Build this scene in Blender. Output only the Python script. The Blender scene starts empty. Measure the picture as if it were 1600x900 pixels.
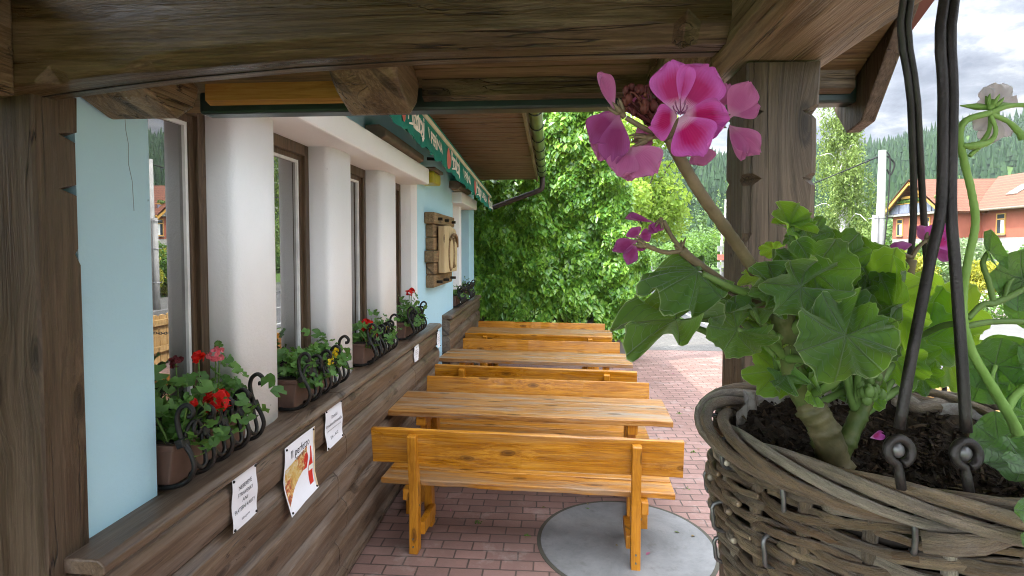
import bpy, bmesh, math, random
import numpy as np
from mathutils import Vector, Matrix
R=math.radians
rnd=random.Random(11); NR=np.random.RandomState(5)
S=bpy.context.scene; COL=S.collection
CAMZ=1.95
# ------------------------------------------------------------------ camera
cd=bpy.data.cameras.new('camera'); cam=bpy.data.objects.new('camera',cd); COL.objects.link(cam)
cam.location=(0,0,CAMZ); cam.rotation_euler=(R(90-2.2),0,R(4.04))
cd.lens=850/1600*36; cd.sensor_width=36; cd.shift_y=-32/1600; cd.clip_start=.02; cd.clip_end=3000
S.camera=cam
_y,_p=R(4.04),R(2.2)
FW=Vector((-math.sin(_y)*math.cos(_p),math.cos(_y)*math.cos(_p),-math.sin(_p)))
RT=Vector((math.cos(_y),math.sin(_y),0)); UP=RT.cross(FW)
def P(px,py,y):
    "the point at distance y down the terrace that the photo shows at pixel px,py"
    r=FW*850+RT*(px-800)+UP*(418-py)
    return Vector((0,0,CAMZ))+r*(y/r.y)
# ------------------------------------------------------------------ helpers
def obj(name,me,mat=None,parent=None,smooth=False,bevel=0,label=None,cat=None,group=None,kind=None,seg=2):
    o=bpy.data.objects.new(name,me); COL.objects.link(o)
    if mat is not None and not len(me.materials): me.materials.append(mat)
    if parent is not None: o.parent=parent
    if smooth: me.polygons.foreach_set('use_smooth',[True]*len(me.polygons))
    if bevel:
        b=o.modifiers.new('bevel','BEVEL'); b.width=bevel; b.segments=seg; b.limit_method='ANGLE'; b.angle_limit=R(35)
    return tag(o,label,cat,group,kind)
def tag(o,label=None,cat=None,group=None,kind=None):
    for k,v in (('label',label),('category',cat),('group',group),('kind',kind)):
        if v: o[k]=v
    return o
def thing(name,label,cat,loc=(0,0,0),rz=0,group=None):
    o=bpy.data.objects.new(name,None); COL.objects.link(o); o.location=loc; o.rotation_euler=(0,0,rz); o.empty_display_size=.1
    return tag(o,label,cat,group)
def copy_tree(o,parent=None):
    c=o.copy(); COL.objects.link(c); c.parent=parent
    for ch in [x for x in list(o.children)]: copy_tree(ch,c)
    return c
class MB:
    def __init__(s): s.v=[]; s.f=[]; s.uv=[]
    def add(s,vs,fs,uvs=None):
        n=len(s.v); s.v+= [tuple(v) for v in vs]
        for i,f in enumerate(fs):
            s.f.append(tuple(k+n for k in f)); s.uv.append(uvs[i] if uvs else [(0,0)]*len(f))
        return s
    def box(s,x0,x1,y0,y1,z0,z1,M=None):
        vs=[Vector(p) for p in ((x0,y0,z0),(x1,y0,z0),(x1,y1,z0),(x0,y1,z0),(x0,y0,z1),(x1,y0,z1),(x1,y1,z1),(x0,y1,z1))]
        if M: vs=[M@v for v in vs]
        return s.add(vs,[(0,3,2,1),(4,5,6,7),(0,1,5,4),(1,2,6,5),(2,3,7,6),(3,0,4,7)])
    def bar(s,a,b,w,h,up=(0,0,1)):
        a,b=Vector(a),Vector(b); d=(b-a).normalized(); u=Vector(up); x=d.cross(u)
        if x.length<1e-4: x=d.cross(Vector((1,0,0)))
        x.normalize(); u=x.cross(d).normalized(); vs=[]
        for p in (a,b):
            for sx,su in ((-1,-1),(1,-1),(1,1),(-1,1)): vs.append(p+x*(sx*w/2)+u*(su*h/2))
        return s.add(vs,[(0,1,2,3),(7,6,5,4),(0,4,5,1),(1,5,6,2),(2,6,7,3),(3,7,4,0)])
    def prism(s,pts,axis,a,b):
        "outline pts in the plane across axis, from a to b"
        def mk(p,t): return {'x':(t,p[0],p[1]),'y':(p[0],t,p[1]),'z':(p[0],p[1],t)}[axis]
        n=len(pts); vs=[mk(p,a) for p in pts]+[mk(p,b) for p in pts]
        fs=[tuple(range(n))[::-1],tuple(range(n,2*n))]+[(i,(i+1)%n,n+(i+1)%n,n+i) for i in range(n)]
        return s.add(vs,fs)
    def loft(s,rings,cap=True,close=True,uv=True):
        n=len(rings[0]); vs=[p for r in rings for p in r]; fs=[];us=[]
        L=0
        for k in range(len(rings)-1):
            d=(Vector(rings[k+1][0])-Vector(rings[k][0])).length
            for i in range(n if close else n-1):
                j=(i+1)%n; fs.append((k*n+i,k*n+j,(k+1)*n+j,(k+1)*n+i))
                us.append([(L,i/n),(L,(i+1)/n),(L+d,(i+1)/n),(L+d,i/n)])
            L+=d
        if cap and close:
            fs.append(tuple(range(n))[::-1]); us.append([(0,0)]*n); fs.append(tuple((len(rings)-1)*n+i for i in range(n))); us.append([(L,0)]*n)
        return s.add(vs,fs,us)
    def tube(s,pts,r,seg=7,res=0,closed=False,uoff=0):
        pts=[Vector(p) for p in pts]
        rs=list(r) if hasattr(r,'__len__') else [r]*len(pts)
        if res: pts,rs=crom(pts,rs,res)
        t=(pts[1]-pts[0]).normalized(); a=t.orthogonal().normalized(); rings=[]
        for i,p in enumerate(pts):
            q=(pts[min(i+1,len(pts)-1)]-pts[max(i-1,0)])
            if q.length>1e-9: t=q.normalized()
            a=(a-t*a.dot(t)); a=a.normalized() if a.length>1e-6 else t.orthogonal().normalized()
            b=t.cross(a); rings.append([p+(a*math.cos(k*2*math.pi/seg)+b*math.sin(k*2*math.pi/seg))*rs[i] for k in range(seg)])
        return s.loft(rings)
    def ball(s,c,r,seg=8,rings=6,sc=(1,1,1)):
        c=Vector(c); rr=[]
        for k in range(rings+1):
            ph=math.pi*(k/rings); q=max(math.sin(ph),.02)
            rr.append([c+Vector((r*sc[0]*q*math.cos(i*2*math.pi/seg),r*sc[1]*q*math.sin(i*2*math.pi/seg),-r*sc[2]*math.cos(ph))) for i in range(seg)])
        return s.loft(rr)
    def me(s,name='m',rec=True):
        m=bpy.data.meshes.new(name); m.from_pydata(s.v,[],s.f)
        u=m.uv_layers.new(name='uv'); fl=[c for f in s.uv for p in f for c in p]
        if len(fl)==2*len(m.loops): u.data.foreach_set('uv',fl)
        if rec:
            b=bmesh.new(); b.from_mesh(m); bmesh.ops.recalc_face_normals(b,faces=b.faces); b.to_mesh(m); b.free()
        m.update(); return m
def crom(p,r,res):
    P_=[p[0]*2-p[1]]+p+[p[-1]*2-p[-2]]; R_=[r[0]]+r+[r[-1]]; o=[];q=[]
    for i in range(1,len(P_)-2):
        for k in range(res):
            t=k/res; a,b,c,d=P_[i-1],P_[i],P_[i+1],P_[i+2]
            o.append(.5*((2*b)+(c-a)*t+(2*a-5*b+4*c-d)*t*t+(3*b-a-3*c+d)*t**3)); q.append(R_[i]*(1-t)+R_[i+1]*t)
    o.append(p[-1]); q.append(r[-1]); return o,q
def B(*a): return MB().box(*a).me()
# ------------------------------------------------------------------ materials
class NT:
    def __init__(s,name,disp=False):
        s.m=bpy.data.materials.new(name); s.m.use_nodes=True; s.t=s.m.node_tree; s.b=s.t.nodes['Principled BSDF']; s.out=s.t.nodes['Material Output']
    def n(s,t,**kw):
        d=s.t.nodes.new(t)
        for k,v in kw.items():
            if k in d.inputs: s.set(d.inputs[k],v)
            else: setattr(d,k,v)
        return d
    def set(s,i,v):
        if isinstance(v,bpy.types.NodeSocket): s.t.links.new(v,i)
        else: i.default_value=v
    def math(s,op,a,b=0.0,c=None):
        d=s.t.nodes.new('ShaderNodeMath'); d.operation=op; s.set(d.inputs[0],a); s.set(d.inputs[1],b)
        if c is not None: s.set(d.inputs[2],c)
        return d.outputs[0]
    def ramp(s,f,*st):
        d=s.t.nodes.new('ShaderNodeValToRGB'); s.set(d.inputs[0],f); e=d.color_ramp.elements
        while len(e)<len(st): e.new(.5)
        for i,(p,c) in enumerate(st):
            e[i].position=p; e[i].color=(c,c,c,1) if isinstance(c,(int,float)) else (*c,1)
        return d.outputs[0]
    def mix(s,f,a,b,mode='MIX'):
        d=s.t.nodes.new('ShaderNodeMix'); d.data_type='RGBA'; d.blend_type=mode
        for i,v in ((0,f),(6,a),(7,b)):
            s.set(d.inputs[i],(*v,1) if isinstance(v,tuple) and len(v)==3 else v)
        return d.outputs[2]
    def noise(s,vec,scale,detail=4,rough=.6,dist=0):
        d=s.t.nodes.new('ShaderNodeTexNoise'); s.set(d.inputs['Vector'],vec)
        for k,v in (('Scale',scale),('Detail',detail),('Roughness',rough),('Distortion',dist)): s.set(d.inputs[k],v)
        return d.outputs[0]
    def coord(s,rand=True,scale=(1,1,1),which='Object'):
        c=s.t.nodes.new('ShaderNodeTexCoord').outputs[which]
        if rand:
            oi=s.t.nodes.new('ShaderNodeObjectInfo'); k=s.math('MULTIPLY',oi.outputs['Random'],37.0)
            v=s.t.nodes.new('ShaderNodeVectorMath'); v.operation='ADD'; s.set(v.inputs[0],c); s.set(v.inputs[1],k); c=v.outputs[0]
        m=s.t.nodes.new('ShaderNodeMapping'); s.set(m.inputs[0],c); m.inputs[3].default_value=scale
        return m.outputs[0]
    def bump(s,h,strength=.3,dist=.01):
        d=s.t.nodes.new('ShaderNodeBump'); s.set(d.inputs['Height'],h); d.inputs['Strength'].default_value=strength; d.inputs['Distance'].default_value=dist
        s.set(s.b.inputs['Normal'],d.outputs[0]); return d.outputs[0]
    def fin(s,col=None,rough=None,spec=None,metal=None):
        for k,v in (('Base Color',col),('Roughness',rough),('Specular IOR Level',spec),('Metallic',metal)):
            if v is not None: s.set(s.b.inputs[k],(*v,1) if isinstance(v,tuple) and len(v)==3 else v)
        return s.m
def plain(name,col,rough=.6,metal=0,var=.18,scale=6,bump=.0,spec=.4):
    t=NT(name); c=t.coord(); n=t.noise(c,scale,5)
    lo=tuple(x*(1-var) for x in col); hi=tuple(min(1,x*(1+var)) for x in col)
    t.fin(t.ramp(n,(.3,lo),(.7,hi)),rough,spec,metal)
    if bump: t.bump(t.noise(c,scale*12,3),bump,.004)
    return t.m
def wood(name,lo,mid,hi,axis='x',rough=.5,grey=None,greyamt=.5,knots=True,bump=.35,gs=1.0,spec=.35,crack=.0,kn=1.0):
    t=NT(name); i='xyz'.index(axis); c0=t.coord(True,(1,1,1)); sp=t.n('ShaderNodeSeparateXYZ'); t.set(sp.inputs[0],c0); o=[k for k in range(3) if k!=i]
    across=t.math('ADD',sp.outputs[o[0]],sp.outputs[o[1]]); cb=t.n('ShaderNodeCombineXYZ'); t.set(cb.inputs[0],t.math('MULTIPLY',sp.outputs[i],1.5)); t.set(cb.inputs[1],t.math('MULTIPLY',across,4.5))
    v=t.n('ShaderNodeTexVoronoi',voronoi_dimensions='2D'); t.set(v.inputs['Vector'],cb.outputs[0]); v.inputs['Scale'].default_value=kn; v.inputs['Randomness'].default_value=1.0; kd=v.outputs['Distance']
    push=t.ramp(kd,(.0,1),(.09,.55),(.3,0))            # the grain swings round each knot
    def st(al,ac,extra=0):
        m=t.n('ShaderNodeCombineXYZ'); t.set(m.inputs[0],t.math('MULTIPLY',sp.outputs[i],al)); a2=t.math('MULTIPLY',sp.outputs[o[0]],ac); b2=t.math('MULTIPLY',sp.outputs[o[1]],ac)
        if extra: a2=t.math('ADD',a2,t.math('MULTIPLY',push,extra))
        t.set(m.inputs[1],a2); t.set(m.inputs[2],b2); return m.outputs[0]
    n=t.noise(st(.9*gs,13*gs,.9),1.6,7,.62,.5); fine=t.noise(st(2.6*gs,125*gs,6),1.0,3,.6); med=t.noise(st(1.6*gs,48*gs,3),1.0,4,.6)
    ring=t.math('FRACT',t.math('ADD',t.math('MULTIPLY',n,9.0),t.math('MULTIPLY',push,1.5))); ringl=t.ramp(ring,(0,.0),(.62,.75),(.86,1),(1,.05))
    f=t.math('ADD',t.math('ADD',t.math('MULTIPLY',n,.42),t.math('MULTIPLY',ringl,.10)),t.math('ADD',t.math('MULTIPLY',t.ramp(fine,(.36,0),(.64,1)),.17),t.math('MULTIPLY',t.ramp(med,(.38,0),(.62,1)),.17)))
    col=t.ramp(f,(.2,lo),(.42,mid),(.66,hi))
    big=t.noise(c0,2.3,4); col=t.mix(t.math('MULTIPLY',t.ramp(big,(.35,0),(.65,1)),.4),col,lo)
    if grey:
        g=t.noise(st(.5*gs,5*gs),2.2,7,.72); col=t.mix(t.math('MULTIPLY',t.ramp(g,(.48,0),(.6,1)),greyamt),col,grey)
        e=t.noise(st(3*gs,40*gs),1.0,4,.7); col=t.mix(t.math('MULTIPLY',t.ramp(e,(.6,0),(.68,1)),greyamt*.6),col,tuple(x*1.5 for x in grey))
    hgt=f
    if knots:
        k=t.ramp(kd,(.025,1),(.045,.55),(.06,.85),(.085,0)); col=t.mix(t.math('MULTIPLY',k,.8),col,tuple(x*.3 for x in lo))
    if crack:
        cn=t.noise(st(.55*gs,16*gs,.9),1.3,3,.5,.3); ck=t.math('MULTIPLY',t.ramp(t.math('ABSOLUTE',t.math('SUBTRACT',cn,.5)),(.0,1),(.012,0)),t.ramp(t.noise(st(.8,3),1.5,2),(.46,0),(.54,1)))
        col=t.mix(t.math('MULTIPLY',ck,crack),col,(.006,.004,.003)); hgt=t.math('SUBTRACT',f,t.math('MULTIPLY',ck,1.2))
    t.fin(col,t.ramp(n,(.3,rough-.1),(.7,rough+.18)),spec)
    t.bump(hgt,bump,.005); return t.m
def leafmat(name,cols,trans=(.25,.45,.05),tf=.4,rough=.5,spec=.35):
    t=NT(name); g=t.n('ShaderNodeNewGeometry'); col=t.ramp(g.outputs['Random Per Island'],*[(i/(len(cols)-1),c) for i,c in enumerate(cols)])
    t.fin(col,rough,spec); tr=t.n('ShaderNodeBsdfTranslucent'); t.set(tr.inputs[0],t.mix(.5,col,trans))
    mx=t.n('ShaderNodeMixShader'); mx.inputs[0].default_value=tf; t.set(mx.inputs[1],t.b.outputs[0]); t.set(mx.inputs[2],tr.outputs[0]); t.set(t.out.inputs[0],mx.outputs[0]); return t.m
M={}
M['porch_x']=wood('porch timber x',(.024,.0145,.004),(.07,.043,.014),(.14,.092,.038),'x',.32,bump=.7,grey=(.24,.175,.105),greyamt=.4,gs=1.3,crack=.95)
M['porch_b']=wood('roof boards',(.07,.042,.015),(.15,.095,.035),(.24,.16,.07),'x',.45,gs=1.5)
M['porch_y']=wood('porch timber y',(.055,.032,.012),(.15,.095,.044),(.27,.19,.1),'y',.34,bump=.9,gs=1.2,crack=.95,grey=(.34,.26,.16),greyamt=.4)
M['porch_z']=wood('porch timber z',(.04,.025,.015),(.09,.06,.037),(.15,.105,.068),'z',.4,bump=.7,gs=1.2,crack=.95,grey=(.17,.125,.085),greyamt=.15)
M['board_y']=wood('ochre board',(.2,.09,.015),(.38,.19,.035),(.5,.28,.07),'x',.45)
M['clad']=wood('stained cladding',(.06,.038,.024),(.13,.086,.055),(.2,.14,.093),'y',.38,knots=True,bump=.35,grey=(.23,.19,.155),greyamt=.4,crack=.8)
M['bench']=wood('varnished pine',(.2,.062,.002),(.47,.18,.005),(.68,.32,.028),'x',.28,grey=(.3,.2,.1),greyamt=.28,bump=.3,spec=.55)
M['bench_w']=wood('worn varnished pine',(.17,.055,.003),(.43,.165,.008),(.62,.3,.04),'x',.36,grey=(.24,.175,.11),greyamt=.6,bump=.3,spec=.5)
M['table_w']=wood('weathered table pine',(.13,.05,.01),(.33,.14,.025),(.5,.27,.08),'x',.36,grey=(.24,.19,.14),greyamt=.9,bump=.35,spec=.5)
M['bench_l']=wood('varnished leg pine',(.26,.088,.003),(.46,.18,.007),(.58,.26,.02),'z',.35,bump=.2,spec=.5)
M['soffit']=wood('soffit slat',(.09,.05,.025),(.16,.095,.05),(.23,.145,.08),'x',.5)
M['sash']=wood('window wood',(.045,.027,.014),(.09,.057,.033),(.15,.1,.06),'z',.4,knots=False)
M['signw']=wood('rough sign wood',(.09,.05,.022),(.24,.15,.07),(.4,.28,.15),'y',.55,bump=.8)
M['signp']=wood('pale carved wood',(.42,.3,.15),(.58,.45,.25),(.68,.55,.34),'z',.5)
M['fence']=wood('fence pine',(.3,.17,.06),(.5,.32,.13),(.62,.43,.2),'z',.5)
M['iron']=plain('forged iron',(.03,.029,.027),.42,.6,.35,20,.3)
M['rod']=plain('hanger iron',(.035,.03,.028),.4,.5,.4,30,.2)
M['galv']=plain('galvanised wire',(.16,.16,.16),.45,.8,.3,40)
M['box']=plain('terracotta plastic',(.13,.075,.055),.55,0,.25,8)
M['white_line']=plain('road paint',(.32,.32,.3),.7,0,.1,3)
M['conc']=plain('concrete post',(.3,.29,.27),.8,0,.15,5,.2)
M['kerb']=plain('kerb stone',(.16,.155,.148),.85,0,.2,6,.2)
M['plasticw']=plain('white plastic',(.7,.7,.68),.5)
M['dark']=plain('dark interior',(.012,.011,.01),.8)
M['gutter']=plain('green gutter metal',(.17,.23,.07),.3,.35,.15,4)
M['gutterd']=plain('dark green gutter',(.02,.035,.028),.35,.2,.2,4)
M['lamp']=plain('lamp housing',(.16,.12,.085),.5,0,.25,9)
M['yellow']=plain('yellowed plastic',(.42,.36,.02),.4)
def plaster(name,col,stain):
    t=NT(name); c=t.coord(False); a=t.noise(c,1.1,5,.6); s=t.noise(t.coord(False,(5,5,.5)),1.2,5,.65)
    k=t.mix(t.math('MULTIPLY',t.ramp(a,(.4,0),(.75,1)),.35),col,stain); k=t.mix(t.math('MULTIPLY',t.ramp(s,(.52,0),(.75,1)),.1),k,stain)
    sp=t.noise(c,19,2); k=t.mix(t.ramp(sp,(.205,.7),(.23,0)),k,tuple(x*.4 for x in stain)) 
    t.fin(k,.85,.2); t.bump(t.math('ADD',t.noise(c,55,5,.7),t.math('MULTIPLY',t.noise(c,6,4,.6),.8)),.35,.005); return t.m
M['blue']=plaster('pale blue plaster',(.47,.73,.85),(.39,.58,.66))
M['white']=plaster('white plaster',(.84,.84,.84),(.7,.69,.66))
def pavers(name,ca,cb,mor,w=.2,h=.1):
    t=NT(name); c=t.coord(False); b=t.n('ShaderNodeTexBrick'); b.offset=.5
    wob=t.noise(c,3,2); v=t.n('ShaderNodeVectorMath',operation='ADD'); t.set(v.inputs[0],c); t.set(v.inputs[1],t.math('MULTIPLY',t.math('SUBTRACT',wob,.5),.012)); t.set(b.inputs['Vector'],v.outputs[0])
    for k,x in (('Scale',1.0),('Mortar Size',.0055),('Mortar Smooth',.25),('Bias',0.0),('Brick Width',w),('Row Height',h)): b.inputs[k].default_value=x
    b.inputs['Color1'].default_value=(*ca,1); b.inputs['Color2'].default_value=(*cb,1); b.inputs['Mortar'].default_value=(*mor,1)
    n=t.noise(c,1.4,6,.65); f=t.noise(c,60,3); k=t.mix(t.math('MULTIPLY',t.ramp(n,(.35,0),(.7,1)),.5),b.outputs[0],tuple(x*.62 for x in cb))
    e=t.noise(c,4,6,.7); k=t.mix(t.math('MULTIPLY',t.ramp(e,(.55,0),(.7,1)),.4),k,(.42,.37,.33)); d=t.noise(c,.9,5,.7,.5); k=t.mix(t.math('MULTIPLY',t.ramp(d,(.5,0),(.66,1)),.4),k,(.12,.095,.075));
    k=t.mix(t.math('MULTIPLY',f,.35),k,tuple(x*.6 for x in ca)); t.fin(k,t.ramp(n,(.3,.55),(.7,.85)),.3)
    hgt=t.math('ADD',t.math('MULTIPLY',b.outputs[1],-1.0),t.math('MULTIPLY',f,.25)); t.bump(hgt,.9,.008); return t.m
M['pave']=pavers('red pavers',(.29,.172,.142),(.195,.113,.093),(.05,.044,.035))
M['paveg']=pavers('grey pavers',(.135,.125,.112),(.11,.103,.093),(.07,.065,.055))
def asphalt(name,col):
    t=NT(name); c=t.coord(False); t.fin(t.mix(t.ramp(t.noise(c,.5,5),(.35,0),(.7,1)),tuple(x*.8 for x in col),tuple(x*1.2 for x in col)),.85,.3); t.bump(t.noise(c,120,3),.3,.005); return t.m
M['road']=asphalt('worn asphalt',(.085,.083,.082)); M['walk']=asphalt('pale pavement',(.115,.11,.10))
def slabmat():
    t=NT('cast concrete'); c=t.coord(False); a=t.noise(c,2.2,6,.7,.4); f=t.noise(c,70,4,.7); b=t.noise(c,9,5,.7); k=t.ramp(a,(.32,(.13,.13,.125)),(.55,(.205,.205,.2)),(.72,(.25,.248,.24)))
    k=t.mix(t.math('MULTIPLY',t.ramp(b,(.55,0),(.7,1)),.5),k,(.11,.105,.095)); k=t.mix(t.math('MULTIPLY',f,.35),k,(.1,.1,.098)); t.fin(k,.85,.25); t.bump(t.math('ADD',f,b),.35,.004); return t.m
M['cover']=slabmat()
def grassmat():
    t=NT('lawn'); c=t.coord(False); n=t.noise(c,.25,5); f=t.noise(c,9,5,.7)
    t.fin(t.mix(f,t.ramp(n,(.3,(.05,.1,.015)),(.7,(.1,.15,.03))),(.03,.07,.012)),.9,.2); t.bump(f,.8,.05); return t.m
M['lawn']=grassmat()
def glassmat():
    t=NT('window glass'); t.fin((.012,.012,.012),.6,.1); g=t.n('ShaderNodeBsdfGlossy'); g.inputs['Roughness'].default_value=.004; g.inputs['Color'].default_value=(.93,.92,.9,1)
    fr=t.n('ShaderNodeFresnel'); fr.inputs[0].default_value=2.1; mx=t.n('ShaderNodeMixShader'); t.set(mx.inputs[0],t.math('MINIMUM',t.math('MULTIPLY',fr.outputs[0],2.2),1.0))
    t.set(mx.inputs[1],t.b.outputs[0]); t.set(mx.inputs[2],g.outputs[0]); t.set(t.out.inputs[0],mx.outputs[0]); return t.m
M['glass']=glassmat()
M['ivy']=leafmat('creeper leaf',[(.06,.17,.03),(.12,.28,.035),(.27,.45,.05),(.08,.22,.03),(.2,.37,.04)],(.55,.75,.06),.3,.34,.6)
M['lime']=leafmat('lime leaf',[(.16,.28,.03),(.25,.38,.05),(.34,.46,.08)],(.6,.75,.1),.45)
M['birch']=leafmat('birch leaf',[(.1,.16,.03),(.16,.23,.05),(.23,.3,.08)],(.35,.45,.1),.35)
M['shrub']=leafmat('shrub leaf',[(.05,.11,.02),(.09,.18,.03),(.13,.23,.04)],(.3,.5,.06),.35)
M['gold']=leafmat('golden conifer',[(.28,.27,.02),(.4,.37,.03),(.2,.24,.03)],(.5,.5,.05),.3)
M['varieg']=leafmat('variegated leaf',[(.08,.15,.04),(.28,.33,.2),(.12,.2,.06)],(.4,.5,.2),.3)
M['wood_hill']=leafmat('hill broadleaf',[(.05,.1,.02),(.08,.15,.03),(.11,.19,.04)],(.2,.3,.05),.2)
M['spruce']=leafmat('spruce needles',[(.02,.046,.018),(.028,.058,.022),(.038,.074,.026),(.024,.052,.02)],(.08,.15,.03),.15,.8,.1)
M['gera']=leafmat('geranium small leaf',[(.05,.13,.024),(.08,.19,.036),(.12,.25,.05),(.065,.16,.035)],(.3,.5,.08),.3,.5)
M['bark']=wood('bark',(.05,.035,.025),(.1,.075,.055),(.16,.13,.1),'z',.9,knots=False,bump=1)
M['birchbark']=plain('birch bark',(.55,.53,.5),.8,0,.4,5)
M['redfl']=leafmat('red petal',[(.6,.008,.006),(.75,.02,.012),(.5,.005,.006)],(.9,.05,.02),.3,.5)
M['pinkfl']=leafmat('salmon petal',[(.75,.15,.2),(.8,.25,.28)],(.9,.3,.3),.3,.5)
M['darkfl']=leafmat('withered petal',[(.08,.008,.012),(.12,.01,.015)],(.2,.02,.02),.2,.6)
M['yelfl']=leafmat('yellow petal',[(.75,.6,.02),(.7,.5,.02)],(.9,.7,.05),.3)
M['whitefl']=leafmat('pale blossom',[(.75,.65,.65),(.7,.5,.52),(.8,.78,.75)],(.8,.7,.7),.3)
M['greenstem']=plain('green stem',(.1,.19,.035),.5,0,.3,14)
# ------------------------------------------------------------------ world, sun
SUN=Vector((.6,.2,-.9)).normalized()      # travel direction of the light
EL=math.asin(-SUN.z); AZ=math.atan2(-SUN.x,-SUN.y)
W=bpy.data.worlds.new('World'); S.world=W; W.use_nodes=True
wt=NT.__new__(NT); wt.t=W.node_tree; bg=wt.t.nodes['Background']
sky=wt.t.nodes.new('ShaderNodeTexSky'); sky.sky_type='NISHITA'; sky.sun_disc=False; sky.sun_elevation=EL; sky.sun_rotation=AZ; sky.air_density=1.2; sky.dust_density=1.0
tc=wt.t.nodes.new('ShaderNodeTexCoord').outputs['Generated']
sep=wt.t.nodes.new('ShaderNodeSeparateXYZ'); wt.set(sep.inputs[0],tc)
zz=wt.math('ADD',wt.math('MAXIMUM',sep.outputs[2],0.0),.22)
cb=wt.t.nodes.new('ShaderNodeCombineXYZ'); wt.set(cb.inputs[0],wt.math('DIVIDE',sep.outputs[0],zz)); wt.set(cb.inputs[1],wt.math('DIVIDE',sep.outputs[1],zz))
n1=wt.noise(cb.outputs[0],1.5,7,.58,.3); n2=wt.noise(cb.outputs[0],3.7,6,.6,.2)
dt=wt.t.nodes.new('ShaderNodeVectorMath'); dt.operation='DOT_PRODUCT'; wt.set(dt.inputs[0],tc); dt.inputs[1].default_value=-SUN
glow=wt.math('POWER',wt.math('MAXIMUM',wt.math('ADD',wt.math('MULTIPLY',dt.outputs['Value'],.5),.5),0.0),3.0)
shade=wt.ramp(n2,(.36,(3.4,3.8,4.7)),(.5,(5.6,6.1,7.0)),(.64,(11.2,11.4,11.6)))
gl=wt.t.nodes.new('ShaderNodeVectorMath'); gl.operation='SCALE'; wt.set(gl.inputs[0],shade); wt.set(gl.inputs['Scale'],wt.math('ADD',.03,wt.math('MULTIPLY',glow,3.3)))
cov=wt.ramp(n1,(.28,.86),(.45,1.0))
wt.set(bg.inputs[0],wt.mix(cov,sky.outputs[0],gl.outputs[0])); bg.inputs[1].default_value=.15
sl=bpy.data.lights.new('sun','SUN'); sl.energy=2.1; sl.angle=R(1.2); sl.color=(1,.955,.88); so=bpy.data.objects.new('sun',sl); COL.objects.link(so)
so.rotation_euler=SUN.to_track_quat('-Z','Y').to_euler(); so.location=(-8,-8,20)
S.view_settings.view_transform='Standard'; S.view_settings.look='None'; S.view_settings.exposure=1.88; S.view_settings.gamma=1; S.view_settings.use_curve_mapping=False
S.render.engine='CYCLES'; S.cycles.max_bounces=7; S.cycles.diffuse_bounces=4; S.cycles.glossy_bounces=3; S.cycles.transparent_max_bounces=6; S.cycles.use_denoising=True
S.cycles.sample_clamp_indirect=6; S.cycles.filter_width=1.05; S.cycles.denoising_prefilter='NONE'; S.cycles.denoising_input_passes='RGB_ALBEDO_NORMAL'
# ------------------------------------------------------------------ ground, roads
def sheet(name,x0,x1,y0,y1,z,mat): return obj(name,MB().add([(x0,y0,z),(x1,y0,z),(x1,y1,z),(x0,y1,z)],[(0,1,2,3)]).me(rec=False),mat,kind='structure')
sheet('ground',-900,1500,-600,1800,-.02,M['lawn'])
sheet('terrace_paving',-1.5,3.5,-4,10.35,0,M['pave'])
sheet('forecourt_paving',-1.5,3.5,10.35,17.5,.002,M['paveg'])
sheet('road',3.62,8.3,-40,160,-.004,M['road'])
sheet('road_shoulder',-1.5,3.62,17.5,60,-.008,M['walk'])
sheet('pavement',8.45,11.2,-40,120,.1,M['walk'])
obj('kerb',B(8.3,8.45,-40,120,-.05,.11),M['kerb'],kind='structure'); obj('kerb',B(3.5,3.62,-10,10.4,-.05,.03),M['kerb'],kind='structure')
mb=MB(); mb.box(3.9,4.02,-40,160,-.03,.0005); obj('road_edge_line',mb.me(),M['white_line'],kind='structure')
mb=MB()
for k in range(24): mb.box(5.75,5.87,-20+k*7,-16+k*7,-.03,.0005)
obj('road_centre_line',mb.me(),M['white_line'],kind='structure')
# hill
def hill_h(x,y):
    s=min(max((y-75)/235,0),1); s=s*s*(3-2*s); lat=.80+.2*min(max((x/(y+1)-.4)/.35,0),1.0)-.1*max(x/(y+1)-1.0,0)
    return -.3+56*s*lat+ (3*math.sin(x*.03+1)+2.5*math.sin(x*.071+y*.02))*s
nx,ny=60,36; vs=[];fs=[]
for j in range(ny+1):
    for i in range(nx+1):
        x=-260+i*13; y=70+j*9; vs.append((x,y,hill_h(x,y)))
for j in range(ny):
    for i in range(nx): a=j*(nx+1)+i; fs.append((a,a+1,a+nx+2,a+nx+1))
obj('hill',MB().add(vs,fs).me(rec=False),M['lawn'],smooth=True,kind='structure')
# ------------------------------------------------------------------ foliage clouds
def quads_mesh(c,n,L,w,up=None,bend=.15):
    "c centres, n normals, L lengths, w widths (arrays): one folded leaf each"
    k=len(c); n=n/np.linalg.norm(n,axis=1)[:,None]
    a=NR.randn(k,3) if up is None else np.tile(np.array(up,float),(k,1))+NR.randn(k,3)*.45
    a=a-n*np.sum(a*n,1)[:,None]; a/=np.linalg.norm(a,axis=1)[:,None]+1e-9; b=np.cross(n,a)
    L=L[:,None]; w=w[:,None]
    p0=c-a*L*.5; p1=c+b*w*.5+n*L*bend; p2=c+a*L*.5; p3=c-b*w*.5+n*L*bend
    v=np.stack([p0,p1,p2,p3],1).reshape(-1,3); m=bpy.data.meshes.new('leaves')
    m.vertices.add(4*k); m.vertices.foreach_set('co',v.ravel()); f=np.arange(4*k).reshape(k,4); tri=np.concatenate([f[:,[0,1,2]],f[:,[0,2,3]]],1).reshape(-1,3)
    m.loops.add(6*k); m.loops.foreach_set('vertex_index',tri.ravel()); m.polygons.add(2*k); m.polygons.foreach_set('loop_start',np.arange(0,6*k,3)); m.polygons.foreach_set('loop_total',np.full(2*k,3))
    m.update(); m.validate(); return m
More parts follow.
